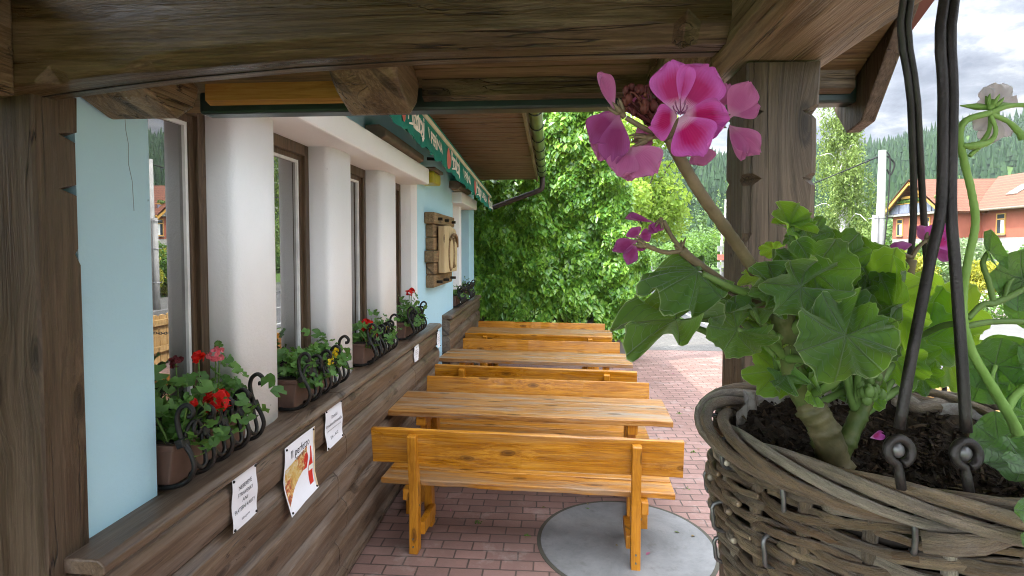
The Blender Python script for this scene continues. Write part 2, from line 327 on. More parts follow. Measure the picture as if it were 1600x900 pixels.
def lobes(ls,n,size,shell=.55,flat=.6,up=None,asp=.6):
    "ls: (centre, radius xyz) lobes; leaves spread through their outer volume"
    wts=np.array([r[0]*r[2] for _,r in ls]); idx=NR.choice(len(ls),n,p=wts/wts.sum()); C_=np.array([c for c,_ in ls])[idx]; R_=np.array([r for _,r in ls])[idx]
    d=NR.randn(n,3); d/=np.linalg.norm(d,axis=1)[:,None]; rad=shell+(1.05-shell)*NR.rand(n)**.6
    c=C_+d*R_*rad[:,None]; nn=d*flat+NR.randn(n,3)*.5+np.array([0,0,.35]); s=size*(.65+.7*NR.rand(n))
    return quads_mesh(c,nn,s,s*asp,up)
def rlobes(c,r,k,rad,seed):
    q=np.random.RandomState(seed); out=[]
    for i in range(k):
        d=q.randn(3); d/=np.linalg.norm(d); f=.35+.5*q.rand(); s=rad*(.6+.7*q.rand())
        out.append((np.array(c)+d*np.array(r)*f,(s,s,s*.8)))
    return out
def tree(name,label,cat,base,h,crown_c,crown_r,mat,n,size,seed,k=14,lr=1.0,bark='bark',tr=.16,group=None):
    t=thing(name,label,cat,base,0,group); mb=MB(); q=random.Random(seed); b=Vector((0,0,-.1)); cc=Vector(crown_c)
    top=Vector((cc.x*.8,cc.y*.8,cc.z+crown_r[2]*.3)); mb.tube([b,Vector((.05,.03,h*.35)),Vector((cc.x*.5,cc.y*.5,cc.z*.8)),top],[tr,tr*.8,tr*.55,tr*.15],8,5)
    for i in range(7):
        a=q.random()*6.28; z0=h*(.3+.35*q.random()); e=cc+Vector((math.cos(a)*crown_r[0]*.75,math.sin(a)*crown_r[1]*.75,crown_r[2]*(q.random()-.3)))
        s0=Vector((cc.x*.3,cc.y*.3,z0)); mb.tube([s0,(s0+e)/2+Vector((0,0,.3)),e],[tr*.4,tr*.25,tr*.06],6,4)
    obj('trunk',mb.me(),M[bark],t,True); obj('crown',lobes(rlobes(crown_c,crown_r,k,lr,seed),n,size),M[mat],t); return t
# spruce forest on the hill: a mass nobody could count
vs=[];fs=[]; q=np.random.RandomState(3)
def spruce(x,y,z,h,w):
    for ti in range(5):
        z0=z+h*(.08+.17*ti); z1=z+h*min(1,(.42+.17*ti)); r=w*(1-.19*ti); n0=len(vs); k=8; ph=q.rand()*6
        for i in range(k):
            rr=r*(.6+.55*q.rand())*(1.0 if i%2 else .68); vs.append((x+rr*math.cos(ph+i*6.283/k),y+rr*math.sin(ph+i*6.283/k),z0-.02*h*q.rand()))
        vs.append((x,y,z1))
        for i in range(k): fs.append((n0+i,n0+(i+1)%k,n0+k))
cnt=0
while cnt<4300:
    y=95+q.rand()**.8*235; x=y*(-.25+1.5*q.rand())
    if q.rand()>.45+.55*min(1,(y-95)/110): continue
    h=(6+5.5*q.rand())*(1.0 if y<300 else 1.1); spruce(x,y,hill_h(x,y)-.6,h,h*.2); cnt+=1
obj('spruce_forest',MB().add(vs,fs).me(rec=False),M['spruce'],kind='stuff',label='dense dark spruce forest covering the hill behind the village',cat='forest')
ls=[]
for k in range(330):
    y=72+q.rand()*75; x=y*(.0+1.2*q.rand()); r=1.8+1.8*q.rand(); ls.append(((x,y,hill_h(x,y)+r*.8),(r,r,r*1.1)))
obj('broadleaf_woods',lobes(ls,52000,.75,.75),M['wood_hill'],kind='stuff',label='mid green broadleaf woods along the foot of the hill',cat='woods')
# ------------------------------------------------------------------ the pub
pub=thing('pub_building','pale blue plastered pub with white window piers, brown log cladding and slatted eaves','building',(-1.42,3,0))
WALLS={'wall','window_parapet','pier','reveal','lintel','window','back_wall'}
def WS(me):
    for v in me.vertices:
        v.co.x*=.9; v.co.y*=.9
        if v.co.z>1.3: v.co.z=1.95+(v.co.z-1.95)*.9
    return me
def pp(name,me,mat,**k):
    if name in WALLS: WS(me)
    o=obj(name,me,mat,pub,**k); o.matrix_parent_inverse=Matrix.Translation((1.42,-3,0)); return o
mb=MB(); mb.box(-1.80,-1.42,1.545,1.845,0,3.3); mb.box(-1.80,-1.42,5.735,7.86,0,3.3); mb.box(-1.80,-1.42,9.42,10.05,0,3.3)
mb.box(-1.80,-1.423,1.845,5.735,2.76,3.3); mb.box(-1.80,-1.423,7.86,9.42,2.76,3.3); pp('wall',mb.me(),M['blue'])
mb=MB(); mb.box(-1.80,-1.425,1.845,5.735,0,1.125); mb.box(-1.80,-1.425,7.86,9.42,0,1.125); pp('window_parapet',mb.me(),M['white'])
def pier(y0,y1,name='pier'):
    pts=[(-1.80,y0-.0)]; yc=(y0+y1)/2; a=(y1-y0)/2
    for k in range(25):
        t=math.pi*k/24; pts.append((-1.60+.18*math.sin(t)**.2,yc-a*math.cos(t)*(abs(math.cos(t))**-.12 if abs(math.cos(t))>1e-3 else 1)))
    pts.append((-1.80,y1)); o=pp(name,MB().prism(pts,'z',1.115,2.64).me(),M['white'],smooth=False,bevel=0)
    o.data.polygons.foreach_set('use_smooth',[p.normal.z**2<.5 for p in o.data.polygons])
for a,b in ((2.40,2.79),(3.465,3.885),(4.56,5.03)): pier(a,b)
mb=MB(); mb.prism([(-1.80,5.645),(-1.60,5.645),(-1.47,5.665),(-1.425,5.70),(-1.421,5.7349),(-1.80,5.7349)],'z',1.125,2.62); pp('reveal',mb.me(),M['white'])
mb=MB(); mb.prism([(-1.80,8.42),(-1.6,8.42),(-1.44,8.5),(-1.42,8.62),(-1.44,8.70),(-1.6,8.72),(-1.80,8.72)],'z',1.115,2.62); pp('pier',mb.me(),M['white'])
mb=MB(); mb.box(-1.80,-1.27,1.56,5.66,2.6,2.765); pp('lintel',mb.me(),M['white'],bevel=.012)
mb=MB(); mb.box(-1.80,-1.27,7.8,9.36,2.58,2.74); pp('lintel',mb.me(),M['white'],bevel=.012)
def window(y0,y1,z0=1.125,z1=2.6):
    x0,x1=-1.635,-1.572; f=MB(); w=.055
    f.box(x0,x1,y0,y0+w,z0,z1); f.box(x0,x1,y1-w,y1,z0,z1); f.box(x0,x1,y0+w,y1-w,z1-w*1.3,z1); f.box(x0,x1,y0+w,y1-w,z0,z0+w)
    fr=pp('window',f.me(),M['sash'],bevel=.004); I=Matrix.Translation((1.42,-3,0))
    def sub(n,me,m):
        o=obj(n,WS(me),m,fr); return o
    a,b,c,d=y0+w,y1-w,z0+w,z1-w*1.3; s=MB(); e=.03
    s.box(x0-.01,x1-.022,a,a+e,c,d); s.box(x0-.01,x1-.022,b-e,b,c,d); s.box(x0-.01,x1-.022,a+e,b-e,d-e,d); s.box(x0-.01,x1-.022,a+e,b-e,c,c+e); sub('sash',s.me(),M['sash'])
    a,b,c,d=a+e,b-e,c+e,d-e; s=MB(); e=.017
    s.box(x0-.008,x1-.030,a,a+e,c,d); s.box(x0-.008,x1-.030,b-e,b,c,d); s.box(x0-.008,x1-.030,a+e,b-e,d-e,d); s.box(x0-.008,x1-.030,a+e,b-e,c,c+e); sub('glazing_strip',s.me(),M['plasticw'])
    g=MB(); g.box(x0-.006,x1-.044,a+e,b-e,c+e,d-e); sub('pane',g.me(),M['glass'])
for a,b in ((1.85,2.40),(2.79,3.465),(3.885,4.56),(5.03,5.645),(7.87,8.42),(8.72,9.4)): window(a,b)
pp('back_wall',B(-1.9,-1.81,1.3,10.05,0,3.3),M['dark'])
pp('post_shade_wall',B(-2.2,-1.60,.72,1.25,0,2.29),M['porch_z'])  # unseen wall stub, added to shade the left post's front face
# cladding: stepped half-log planks under a cap board
def cladding(y0,y1,cap,joints):
    z=cap-.045; k=0; cuts=[y0]+joints+[y1]
    while z>.03:
        zb=max(z-.2,.0); mb=MB(); st=.008*(k%2)
        for a,b in zip(cuts[:-1],cuts[1:]):
            off=.11 if (k%2 and a!=y0) else 0; off2=.11 if (k%2 and b!=y1) else 0; a2=a+off+.002; b2=b+off2-.002; h=z-zb
            pr=[(-1.42,zb+.002),(-1.215,zb+.002),(-1.192,zb+.018),(-1.183,zb+h*.3),(-1.181,zb+h*.68),(-1.19,z-.035),(-1.222,z-.004),(-1.42,z-.004)]
            mb.prism([(p[0]+st*.5,p[1]) for p in pr],'y',a2,b2)
        o=pp('cladding_plank',mb.me(),M['clad'],bevel=.004); z=zb; k+=1
    mb=MB()
    for a,b in zip(cuts[:-1],cuts[1:]):
        mb.prism([(-1.43,cap-.04),(-1.20,cap-.045),(-1.165,cap-.05),(-1.15,cap-.04),(-1.152,cap-.02),(-1.17,cap-.004),(-1.43,cap+.002)],'y',a+.002,b-.002)
    pp('cap_board',mb.me(),M['clad'],bevel=.005)
cladding(1.30,5.70,1.14,[2.93,4.56]); cladding(6.33,9.06,1.14,[8.1])
mb=MB(); mb.tube([(-1.2782,1.565,2.36),(-1.2775,1.568,2.30),(-1.2775,1.577,2.26),(-1.2775,1.575,2.2),(-1.2775,1.588,2.15),(-1.2775,1.592,2.06)],.0009,4); pp('hairline_crack',mb.me(),plain('crack',(.24,.31,.34),.9))
# eaves
mb=MB()
for k in range(72):
    y=1.95+k*.0985; mb.box(-1.44,-.235,y,y+.084,3.055+.002*(k%2),3.075)
pp('soffit_boards',mb.me(),M['soffit'],bevel=.004,seg=1)
pp('soffit_backing',B(-1.44,-.235,1.95,9.05,3.078,3.09),M['dark'])
pp('fascia',B(-.232,-.205,1.95,9.06,3.02,3.2),M['porch_y'])
mb=MB(); mb.add([(-.16,1.9,3.16),(-.16,9.1,3.16),(-5,9.1,7.1),(-5,1.9,7.1)],[(0,1,2,3)]); mb.add([(-1.35,-3,4.1),(-1.35,1.9,4.1),(-5,1.9,7.1),(-5,-3,7.1)],[(0,1,2,3)]); mb.add([(-1.42,-3,3.2),(-1.42,1.9,3.2),(-1.35,1.9,4.1),(-1.35,-3,4.1)],[(0,1,2,3)])
mb.add([(-9,-3,3),(-9,9.1,3),(-5,9.1,7.1),(-5,-3,7.1)],[(0,1,2,3)]); mb.add([(-1.6,9.04,0),(-9,9.04,0),(-9,9.04,3),(-5,9.04,7.05),(-1.6,9.04,4.2)],[(0,1,2,3,4)])
pp('roof',mb.me(rec=False),plain('roof tile',(.25,.1,.07),.8,0,.3,8))
g=MB(); ring=[]
for yy in (1.9,9.02):
    r_=[]
    for k in range(9): t=math.pi+math.pi*k/8; r_.append((-.135+.062*math.cos(t),yy,3.135+.062*math.sin(t)))
    for k in range(9): t=2*math.pi-math.pi*k/8; r_.append((-.135+.058*math.cos(t),yy,3.137+.058*math.sin(t)))
    ring.append(r_)
g.loft(ring); gu=pp('gutter',g.me(),M['gutter'],smooth=True)
for k in range(12):
    y=2.3+k*.6; b=MB(); b.tube([(-.2,y,3.14)]+[(-.135+.067*math.cos(math.pi+math.pi*j/8),y,3.135+.067*math.sin(math.pi+math.pi*j/8)) for j in range(9)],.006,5)
    obj('bracket',b.me(),M['gutterd'],gu)
d=MB(); d.tube([(-.135,8.9,3.09),(-.135,8.9,2.93),(-.2,8.92,2.86),(-.62,9.0,2.72),(-.95,9.05,2.6)],.042,10,4); pp('downpipe',d.me(),plain('brown pipe',(.045,.03,.024),.6),smooth=True)
# awning
def aw_z(y): return 2.944-(y-3.74)*.0456
aw=thing('awning','green fabric awning with lettered scalloped valance along the pub wall','awning',(-1.4,5.6,3.05))
AI=Matrix.Translation((1.4,-5.6,-3.05))
def ap(n,me,m,par=None,**k):
    o=obj(n,me,m,par or aw,**k)
    if par is None: o.matrix_parent_inverse=AI
    return o
def awf(col):
    t=NT('awning fabric'); c=t.coord(False); n=t.noise(c,2.5,5); t.fin(t.mix(t.math('MULTIPLY',t.ramp(n,(.35,0),(.7,1)),.6),col,tuple(x*.6 for x in col)),.75,.2); t.bump(t.noise(c,160,2),.15,.003)
    tr=t.n('ShaderNodeBsdfTranslucent'); tr.inputs[0].default_value=(*[x*1.3 for x in col],1); mx=t.n('ShaderNodeMixShader'); mx.inputs[0].default_value=.3
    t.set(mx.inputs[1],t.b.outputs[0]); t.set(mx.inputs[2],tr.outputs[0]); t.set(t.out.inputs[0],mx.outputs[0]); return t.m
M['awn']=awf((.03,.27,.2)); M['awnlogo']=plain('faded red print',(.62,.17,.13),.7); M['cream']=plain('cream print',(.78,.77,.68),.7); M['creambar']=plain('cream bar',(.7,.66,.5),.5)
Y0,Y1=2.45,8.62
mb=MB(); n=60; vs=[];fs=[]
for i in range(n+1):
    y=Y0+(Y1-Y0)*i/n; z=aw_z(y)
    for j in range(5):
        t=j/4; vs.append((-1.275+t*.315,y,(3.03-(y-2)*.02)*(1-t)+(z+.03)*t-.02*math.sin(t*3.14)))
for i in range(n):
    for j in range(4): a=i*5+j; fs.append((a,a+1,a+6,a+5))
ap('canopy',mb.add(vs,fs).me(rec=False),M['awn'],smooth=True)
def wav(y,t): return (.012*math.sin(y*11.0)+.009*math.sin(y*26+1)+.004*math.sin(y*47))*t
mb=MB(); n=420; vs=[];fs=[]
for i in range(n+1):
    y=Y0+(Y1-Y0)*i/n; z=aw_z(y); L=.25-(y-2.5)*.010; sc=abs(math.sin((y-Y0)*math.pi/.27))**.55*.035-.02
    for j in range(9):
        t=j/8; vs.append((-.952+wav(y,t)+.012*t,y,z-.005-(L+sc)*t))
for i in range(n):
    for j in range(8): a=i*9+j; fs.append((a,a+1,a+10,a+9))
va=ap('valance',mb.add(vs,fs).me(rec=False),M['awn'],smooth=True)
mb=MB(); mb.bar((-.953,Y0,aw_z(Y0)+.012),(-.953,Y1,aw_z(Y1)+.012),.035,.034); ap('front_bar',mb.me(),M['creambar'],bevel=.004)
mb=MB(); mb.bar((-.95,Y0,aw_z(Y0)+.035),(-.95,Y1,aw_z(Y1)+.035),.036,.012); ap('bar_cap',mb.me(),M['awn'])
for y in (3.55,5.6,8.0):
    mb=MB(); mb.bar((-1.28,y,2.86),(-.97,y+.05,aw_z(y)-.01),.02,.03); ap('arm',mb.me(),M['iron'])
def text(name,s,size,origin,ux,uy,mat,parent=None,shear=0,width=None,conform=None,align='CENTER',lift=.0008,bold=0,tess=0):
    c=bpy.data.curves.new('t','FONT'); c.body=s; c.size=size; c.align_x=align; c.align_y='CENTER'; c.shear=shear; c.resolution_u=3; c.offset=bold
    o=bpy.data.objects.new('t',c); COL.objects.link(o); dg=bpy.context.evaluated_depsgraph_get(); me=bpy.data.meshes.new_from_object(o.evaluated_get(dg)); bpy.data.objects.remove(o)
    if tess:
        b=bmesh.new(); b.from_mesh(me); bmesh.ops.triangulate(b,faces=b.faces)
        bmesh.ops.subdivide_edges(b,edges=[e for e in b.edges if e.calc_length()>size*.2],cuts=1,use_grid_fill=True); bmesh.ops.triangulate(b,faces=b.faces); b.to_mesh(me); b.free()
    xs=[v.co.x for v in me.vertices]; k=1 if not width else width/max(max(xs)-min(xs),1e-6)
    ux,uy=Vector(ux),Vector(uy); nn=ux.cross(uy); origin=Vector(origin)
    for v in me.vertices:
        p=origin+ux*(v.co.x*k)+uy*v.co.y+nn*lift
        v.co=conform(p) if conform else p
    me.materials.clear(); me.materials.append(mat); return obj(name,me,mat,parent)
def cf(p):
    z=aw_z(p.y); t=(z-p.z)/.24; return Vector((-.952+wav(p.y,max(t,0))+.012*t+.006,p.y,p.z))
def vtext(s,y,dz,size,w,mat,shear=0,bold=.004):
    o=text('lettering',s,size,(-.94,y,aw_z(y)-dz),(0,1,-.0456),(0,0,1),mat,None,shear,w,cf,bold=bold,tess=1); o.parent=va; return o
def oval(y,dz,ry,rz,mat):
    mb=MB(); vs=[]
    for k in range(20): t=6.283*k/20; vs.append(cf(Vector((0,y+ry*math.cos(t),aw_z(y)-dz+rz*math.sin(t)))))
    o=obj('print',mb.add(vs,[tuple(range(20))]).me(rec=False),mat,va)
def swash(y,dz,w):
    mb=MB(); vs=[];fs=[]
    for k in range(15):
        t=k/14; a=.010+.012*math.sin(3.14*t); zc=aw_z(y)-dz+.025*math.sin(t*3.14)-.012*t
        for s in (-1,1): vs.append(cf(Vector((0,y-w/2+w*t,zc+s*a*.6))))
    for k in range(14): fs.append((2*k,2*k+2,2*k+3,2*k+1))
    obj('print',mb.add(vs,fs).me(rec=False),mat_cream,va)
mat_cream=M['cream']
for y in (3.56,5.16,6.92,8.35):
    oval(y-.12,.115,.06,.098,M['awnlogo']); vtext('Prazdroj',y+.23,.095,.2,.5,mat_cream,.25,.007); swash(y+.24,.175,.46)
for y in (4.42,6.12,7.72): vtext('U PEPÍNA',y,.11,.13,.56,mat_cream,0,.004)
# lamps under the awning
for y0,y1,z,lb in ((3.95,5.2,2.80,'long grey tube lamp on the wall above the near window lintel'),(7.3,8.3,2.79,'long grey tube lamp above the far window lintel')):
    t=thing('wall_lamp',lb,'wall lamp',(-1.277,(y0+y1)/2*.93,1.95+(z-1.95)*.93)); a=(y1-y0)/2*.9
    b=MB(); b.prism([(.0,-.04),(.10,-.055),(.15,-.03),(.15,.02),(.10,.05),(0,.05)],'y',-a,a); obj('housing',b.me(),M['lamp'],t,bevel=.01)
    b=MB(); b.prism([(.03,-.066),(.10,-.066),(.115,-.056),(.02,-.046)],'y',-a+.05,a-.05); obj('diffuser',b.me(),plain('old diffuser',(.3,.25,.17),.4),t)
t=thing('bulkhead_lamp','small square lamp with a yellowed cover beside the tube lamp','wall lamp',(-1.277,5.3,2.62)); obj('cover',B(0,.17,-.17,.17,-.06,.05),M['yellow'],t,bevel=.02); obj('base_plate',B(-.0,.19,-.19,.19,.052,.085),M['lamp'],t,bevel=.008)
# ------------------------------------------------------------------ wooden wall sign
sg=thing('wooden_wall_sign','rustic plank sign with a carved barrel mug on the blue wall','sign',(-1.277,6.03,1.905)); sg.scale=(.9,.9,.9)
zs=[-.42,-.27,-.13,.01,.16,.31]; hs=[.145,.135,.135,.145,.145,.13]; q=random.Random(4)
for z,h in zip(zs,hs):
    a=.62+q.uniform(-.05,.04); b=.60+q.uniform(-.06,.03); obj('backing_plank',B(.0,.10+q.uniform(-.02,.03),-a,b,z,z+h),M['signw'],sg,bevel=.012)
pts=[(-.42,-.26),(.40,-.27),(.42,.2),(.30,.27),(-.05,.31),(-.42,.29)]
mb=MB(); mb.prism([(p[0],p[1]) for p in pts],'x',.11,.19); cp=obj('carved_panel',mb.me(),M['signp'],sg,bevel=.012)
for yy,ry,mt in ((-.06,.17,'signw'),(-.06,.145,'signp'),(.22,.14,'signw'),(.22,.12,'signp')):
    mb=MB(); x=.19 if mt=='signw' else .197; mb.prism([(yy+ry*.8*math.cos(6.283*k/24),-.04+ry*1.25*math.sin(6.283*k/24)) for k in range(24)],'x',x-.02,x+.012); obj('carving',mb.me(),M[mt],cp,bevel=.004)
mb=MB(); mb.tube([(.2,-.16,.13),(.215,.05,.2),(.215,.25,.16),(.2,.36,.05)],.02,6,4); mb.bar((.2,.08,-.22),(.2,.08,.16),.03,.03); obj('carving',mb.me(),M['signw'],cp)
for yy in (-.45,-.05,.42):
    for z in (-.36,.37): obj('peg',MB().tube([(.08,yy,z),(.17,yy,z)],.018,8).me(),M['iron'],sg)
# ------------------------------------------------------------------ papers on the cladding
paper=plain('white paper',(.8,.8,.83),.75,0,.04,3); ink=plain('black ink',(.02,.02,.03),.7); M['paper']=paper
def sheetpaper(name,label,cat,y,z,w,h,curl,lines,tilt=0):
    t=thing(name,label,cat,(-1.176,y,z)); mb=MB(); nx_,nz_=8,12
    def bend(u,v): return .004+curl*(v+.5)**2*.0+curl*(max(0,-v)*1.0*max(0,-v)*2+max(0,-u)*.5*max(0,-v)*2)+.003*math.sin(v*9+u*3)
    vs=[];fs=[]
    for j in range(nz_+1):
        for i in range(nx_+1): u=i/nx_-.5; v=j/nz_-.5; vs.append((bend(u,v),u*w+tilt*v*w*.1,v*h))
    for j in range(nz_):
        for i in range(nx_): a=j*(nx_+1)+i; fs.append((a,a+1,a+nx_+2,a+nx_+1))
    obj('sheet',mb.add(vs,fs).me(rec=False),paper,t,smooth=True)
    def conf(p): u=p.y/w; v=p.z/h; return Vector((bend(u,v)+.0012,p.y+tilt*v*w*.1,p.z))
    for s,v,size,ww in lines:
      if s=='#':
        mb=MB(); k=8; vs=[];hh=size*.5
        for i in range(k+1):
            for e in (-1,1): vs.append(conf(Vector((0,(i/k-.5)*ww*w,(v+e*hh*.3)*h))))
        obj('print',mb.add(vs,[(2*i,2*i+2,2*i+3,2*i+1) for i in range(k)]).me(rec=False),ink,t); continue
      text('lettering',s,size,(0,0,v*h),(0,1,0),(0,0,1),ink,t,0,ww*w,conf,tess=1)
    for u in (-.45,.45):
        for v in (-.46,.46): b=MB(); b.ball((bend(u,v)+.002,u*w+tilt*v*w*.1,v*h),.0055,8,4); obj('pin',b.me(),M['iron'],t)
    return t,conf
sheetpaper('paper_notice','white paper notice in black capitals, nearest the porch post','notice',1.985,.985,.17,.20,0,[('NEBEREME',.26,.022,.55),('STRAVENKY',.12,.022,.6),('ANI',-.02,.022,.2),('PLATEBNÍ KARTY',-.17,.022,.8),('děkujeme',-.36,.012,.35)])
sheetpaper('paper_notice','white price sheet right of the colour poster, lower edge curling','notice',2.85,.985,.23,.21,.012,[('Domácí',.24,.026,.36),('kvašená limonáda',.06,.026,.85),('z čerstvých bylinek a ovoce',-.08,.011,.8),('25,- Kč',-.28,.022,.5)])
BARS=[('#',.3,.05,.45),('#',.14,.035,.7),('#',.02,.035,.62),('#',-.1,.035,.72),('#',-.26,.03,.4)]
sheetpaper('paper_notice','narrow white notice below the fourth window box','notice',4.68,1.02,.17,.15,0,BARS)
sheetpaper('paper_notice','white notice folded at the end corner of the long cladding','notice',5.62,.975,.16,.17,.01,BARS)
po,cfp=sheetpaper('advert_poster','colour drinks poster with picture and red bottle, corner curling off the cladding','poster',2.445,.905,.31,.30,.05,[('Il perfetto',.33,.05,.62),('aperitivo',.23,.024,.35)],.6)
def pic():
    t=NT('printed picture'); c=t.coord(False); n=t.noise(c,22,4,.7,1.0); n2=t.noise(c,7,3)
    col=t.ramp(n,(.36,(.08,.05,.03)),(.45,(.5,.1,.05)),(.52,(.6,.42,.12)),(.6,(.75,.7,.6)),(.7,(.2,.24,.1))); t.fin(t.mix(t.math('MULTIPLY',t.ramp(n2,(.5,0),(.6,1)),.75),col,(.6,.42,.12)),.5,.3); return t.m
def flat(name,pts,mat):
    mb=MB(); b=bmesh.new(); vv=[b.verts.new((0,p[0],p[1])) for p in pts]; b.faces.new(vv); bmesh.ops.triangulate(b,faces=b.faces)
    bmesh.ops.subdivide_edges(b,edges=b.edges[:],cuts=3,use_grid_fill=True); bmesh.ops.triangulate(b,faces=b.faces)
    me=bpy.data.meshes.new(name); b.to_mesh(me); b.free()
    for v in me.vertices: v.co=cfp(v.co)
    return obj(name,me,mat,po)
flat('printed_picture',[(-.147,-.11),(-.07,-.065),(.045,-.012),(.068,.085),(-.147,.05)],pic()); red=plain('printed red',(.6,.03,.02),.5); flat('printed_bottle',[(.085,-.11),(.125,-.11),(.128,-.02),(.113,.02),(.112,.07),(.1,.07),(.098,.02),(.083,-.02)],red)
flat('printed_label',[(.0845,-.045),(.1265,-.045),(.127,-.02),(.084,-.02)],M['cream'])
for o_ in [c for c in po.children if c.name.startswith('printed_label')]:
    for v in o_.data.vertices: v.co.x+=.0012
flat('printed_glass',[(.035,-.02),(.066,-.02),(.075,.03),(.066,.055),(.038,.055),(.03,.03)],red)
flat('printed_margin',[(.138,-.145),(.153,-.145),(.153,.145),(.138,.145)],plain('printed sand',(.72,.55,.33),.6))
# ------------------------------------------------------------------ window boxes, iron guards, geraniums
def spiral(c,r0,r1,a0,a1,n=12,ax=1):
    return [(0,c[0]+(r0+(r1-r0)*k/n)*math.cos(a0+(a1-a0)*k/n),c[1]+(r0+(r1-r0)*k/n)*math.sin(a0+(a1-a0)*k/n)) for k in range(n+1)]
def guard(y0,y1,label,n=4):
    t=thing('iron_window_guard',label,'window guard',(-1.262,(y0+y1)/2,1.147),0,'wrought iron guards on the window sills'); L=y1-y0; sp=L/n
    for k in range(n+1):
        y=-L/2+k*sp; e=(k in (0,n)); r=.0085
        def bulge(z): return .045+.06*math.sin(min(max((z)/.2,0),1)*math.pi)**.8
        leg=MB()   # S-shaped stay from the sill up to a scroll
        pts=[(-.06,y,.006),(.01,y,.008),(.07,y,.03),(.095,y,.075),(.085,y,.12),(.06,y,.16),(.045,y,.20)]
        top=.27 if e else .235; pts+=[(.04,y,top-.03),(.05,y,top),(.075,y,top+.014),(.095,y,top-.002),(.092,y,top-.022),(.078,y,top-.024)]
        leg.tube(pts,[r]*(len(pts)-2)+[r*.9,r*1.1],7,4); obj('stay',leg.me(),M['iron'],t,True)
        c=MB(); c.bar((.061,y,.145),(.051,y,.172),.036,.026,(1,0,0)); obj('collar',c.me(),M['iron'],t,bevel=.003)
        if k<n:
            g=MB(); ym=y+sp/2; a=[(.058,y+.013,.165),(.066,y+.02,.13),(.083,y+sp*.28,.075),(.088,ym,.058),(.083,y+sp*.72,.075),(.066,y+sp-.02,.13),(.058,y+sp-.013,.165)]; g.tube(a,r*.85,7,4)
            for sg_ in (0,1):
                yb=y+.012 if sg_==0 else y+sp-.012; d=1 if sg_==0 else -1
                q=[(.056,yb,.16),(.056,yb+d*.008,.19),(.062,yb+d*.03,.215),(.07,yb+d*.055,.205),(.07,yb+d*.06,.175),(.064,yb+d*.042,.165),(.062,yb+d*.036,.18)]; g.tube(q,[r*.8]*5+[r*.8,r*1.1],7,4)
            obj('scrollwork',g.me(),M['iron'],t,True)
    mb=MB(); mb.tube([(-.06,-L/2,.008),(-.06,L/2,.008)],.007,6); obj('base_rail',mb.me(),M['iron'],t); return t
def geraleaf(v,f,c,n,a,r,q):
    n=n.normalized(); a=(a-n*a.dot(n)).normalized(); b=n.cross(a); i0=len(v); v.append(c-n*r*.12); k=13
    for i in range(k):
        th=R(-152+304*i/(k-1)); rr=r*(.82+.18*abs(math.cos(th*2.5)))*(.9+.2*q.random()); v.append(c+(a*math.cos(th)+b*math.sin(th))*rr*.9+n*r*(.16*math.sin(th*5+q.random())+.05))
    for i in range(k-1): f.append((i0,i0+1+i,i0+2+i))
def blossom(v,f,c,r,n,q,ps=.014):
    for i in range(n):
        d=Vector((q.gauss(0,1),q.gauss(0,1),q.gauss(0,1)+.3)).normalized(); p=c+d*r*(.55+.5*q.random()); nn=(d+Vector((q.gauss(0,.4),q.gauss(0,.4),q.gauss(0,.4)))).normalized()
        a=nn.orthogonal().normalized(); a.rotate(Matrix.Rotation(q.random()*6.28,3,nn)); b=nn.cross(a); i0=len(v); k=7; s=ps*(.7+.6*q.random())
        v.append(p)
        for j in range(k): th=6.283*j/k; v.append(p+(a*math.cos(th)*.8+b*math.sin(th))*s+nn*s*(.15+.2*math.sin(th*2)))
        for j in range(k): f.append((i0,i0+1+j,i0+1+(j+1)%k))
def planter(y0,y1,n,label_b,label_p,flowers,seed,big=1.0):
    L=y1-y0; yc=(y0+y1)/2; t=thing('window_planter',label_b,'planter',(-1.322,yc,1.147),0,'planters on the window sills'); a=L/2
    b=MB(); b.prism([(-.075,0),(.062,0),(.078,.13),(-.085,.13)],'y',-a,a); bx=obj('box',b.me(),M['box'],t,bevel=.006)
    b=MB(); b.box(-.09,.083,-a-.006,a+.006,.126,.146); obj('rim',b.me(),M['box'],t,bevel=.004)
    b=MB(); b.box(-.078,.07,-a+.01,a-.01,.146,.152); obj('soil',b.me(),plain('planter soil',(.02,.014,.01),.9,0,.4,60,.6),t)
    p=thing('geranium_plant',label_p,'plant',(-1.30,yc,1.29)); q=random.Random(seed); v=[];f=[]
    for i in range(n):
        y=q.uniform(-a*1.02,a*1.02); x=q.gauss(.03,.06); z=abs(q.gauss(.03,.065))*big-.04*(abs(x)>.07); 
        geraleaf(v,f,Vector((x,y,z)),Vector((q.gauss(.45,.5),q.gauss(-.25,.45),q.gauss(.75,.35))),Vector((q.gauss(.3,1),q.gauss(0,1),q.gauss(-.4,.5))),q.uniform(.019,.038),q)
    obj('foliage',MB().add(v,f).me(rec=False),M['gera'],p,True)
    s=MB()
    for i in range(16): y=q.uniform(-a,a); s.tube([(q.uniform(-.03,.03),y*.8,-.13),(q.gauss(.02,.03),y,0),(q.gauss(.04,.04),y*1.05,.08*big)],.004,5,3)
    for (x,y,z,r,k,m,ps) in flowers:
        s.tube([(x*.3,y*.85,-.1),(x*.8,y,z*.5),(x,y,z-r*.4)],.0028,5,3); v=[];f=[]; blossom(v,f,Vector((x,y,z)),r,k,q,ps); obj('flower_head',MB().add(v,f).me(rec=False),M[m],p)
    obj('stems',s.me(),M['greenstem'],p,True); return p
guard(1.685,2.12,'largest iron scroll guard, under the first window by the porch post'); guard(2.55,3.06,'iron scroll guard round the box without red flowers',4)
guard(3.55,4.07,'iron scroll guard under the third window, beside red blossoms',5); guard(4.58,5.04,'iron scroll guard at the fourth window, before the bare blue wall',5)
guard(7.11,7.54,'iron scroll guard beyond the wooden wall sign, nearer of two',6); guard(7.92,8.37,'farthest iron scroll guard, next to the creeper',6)
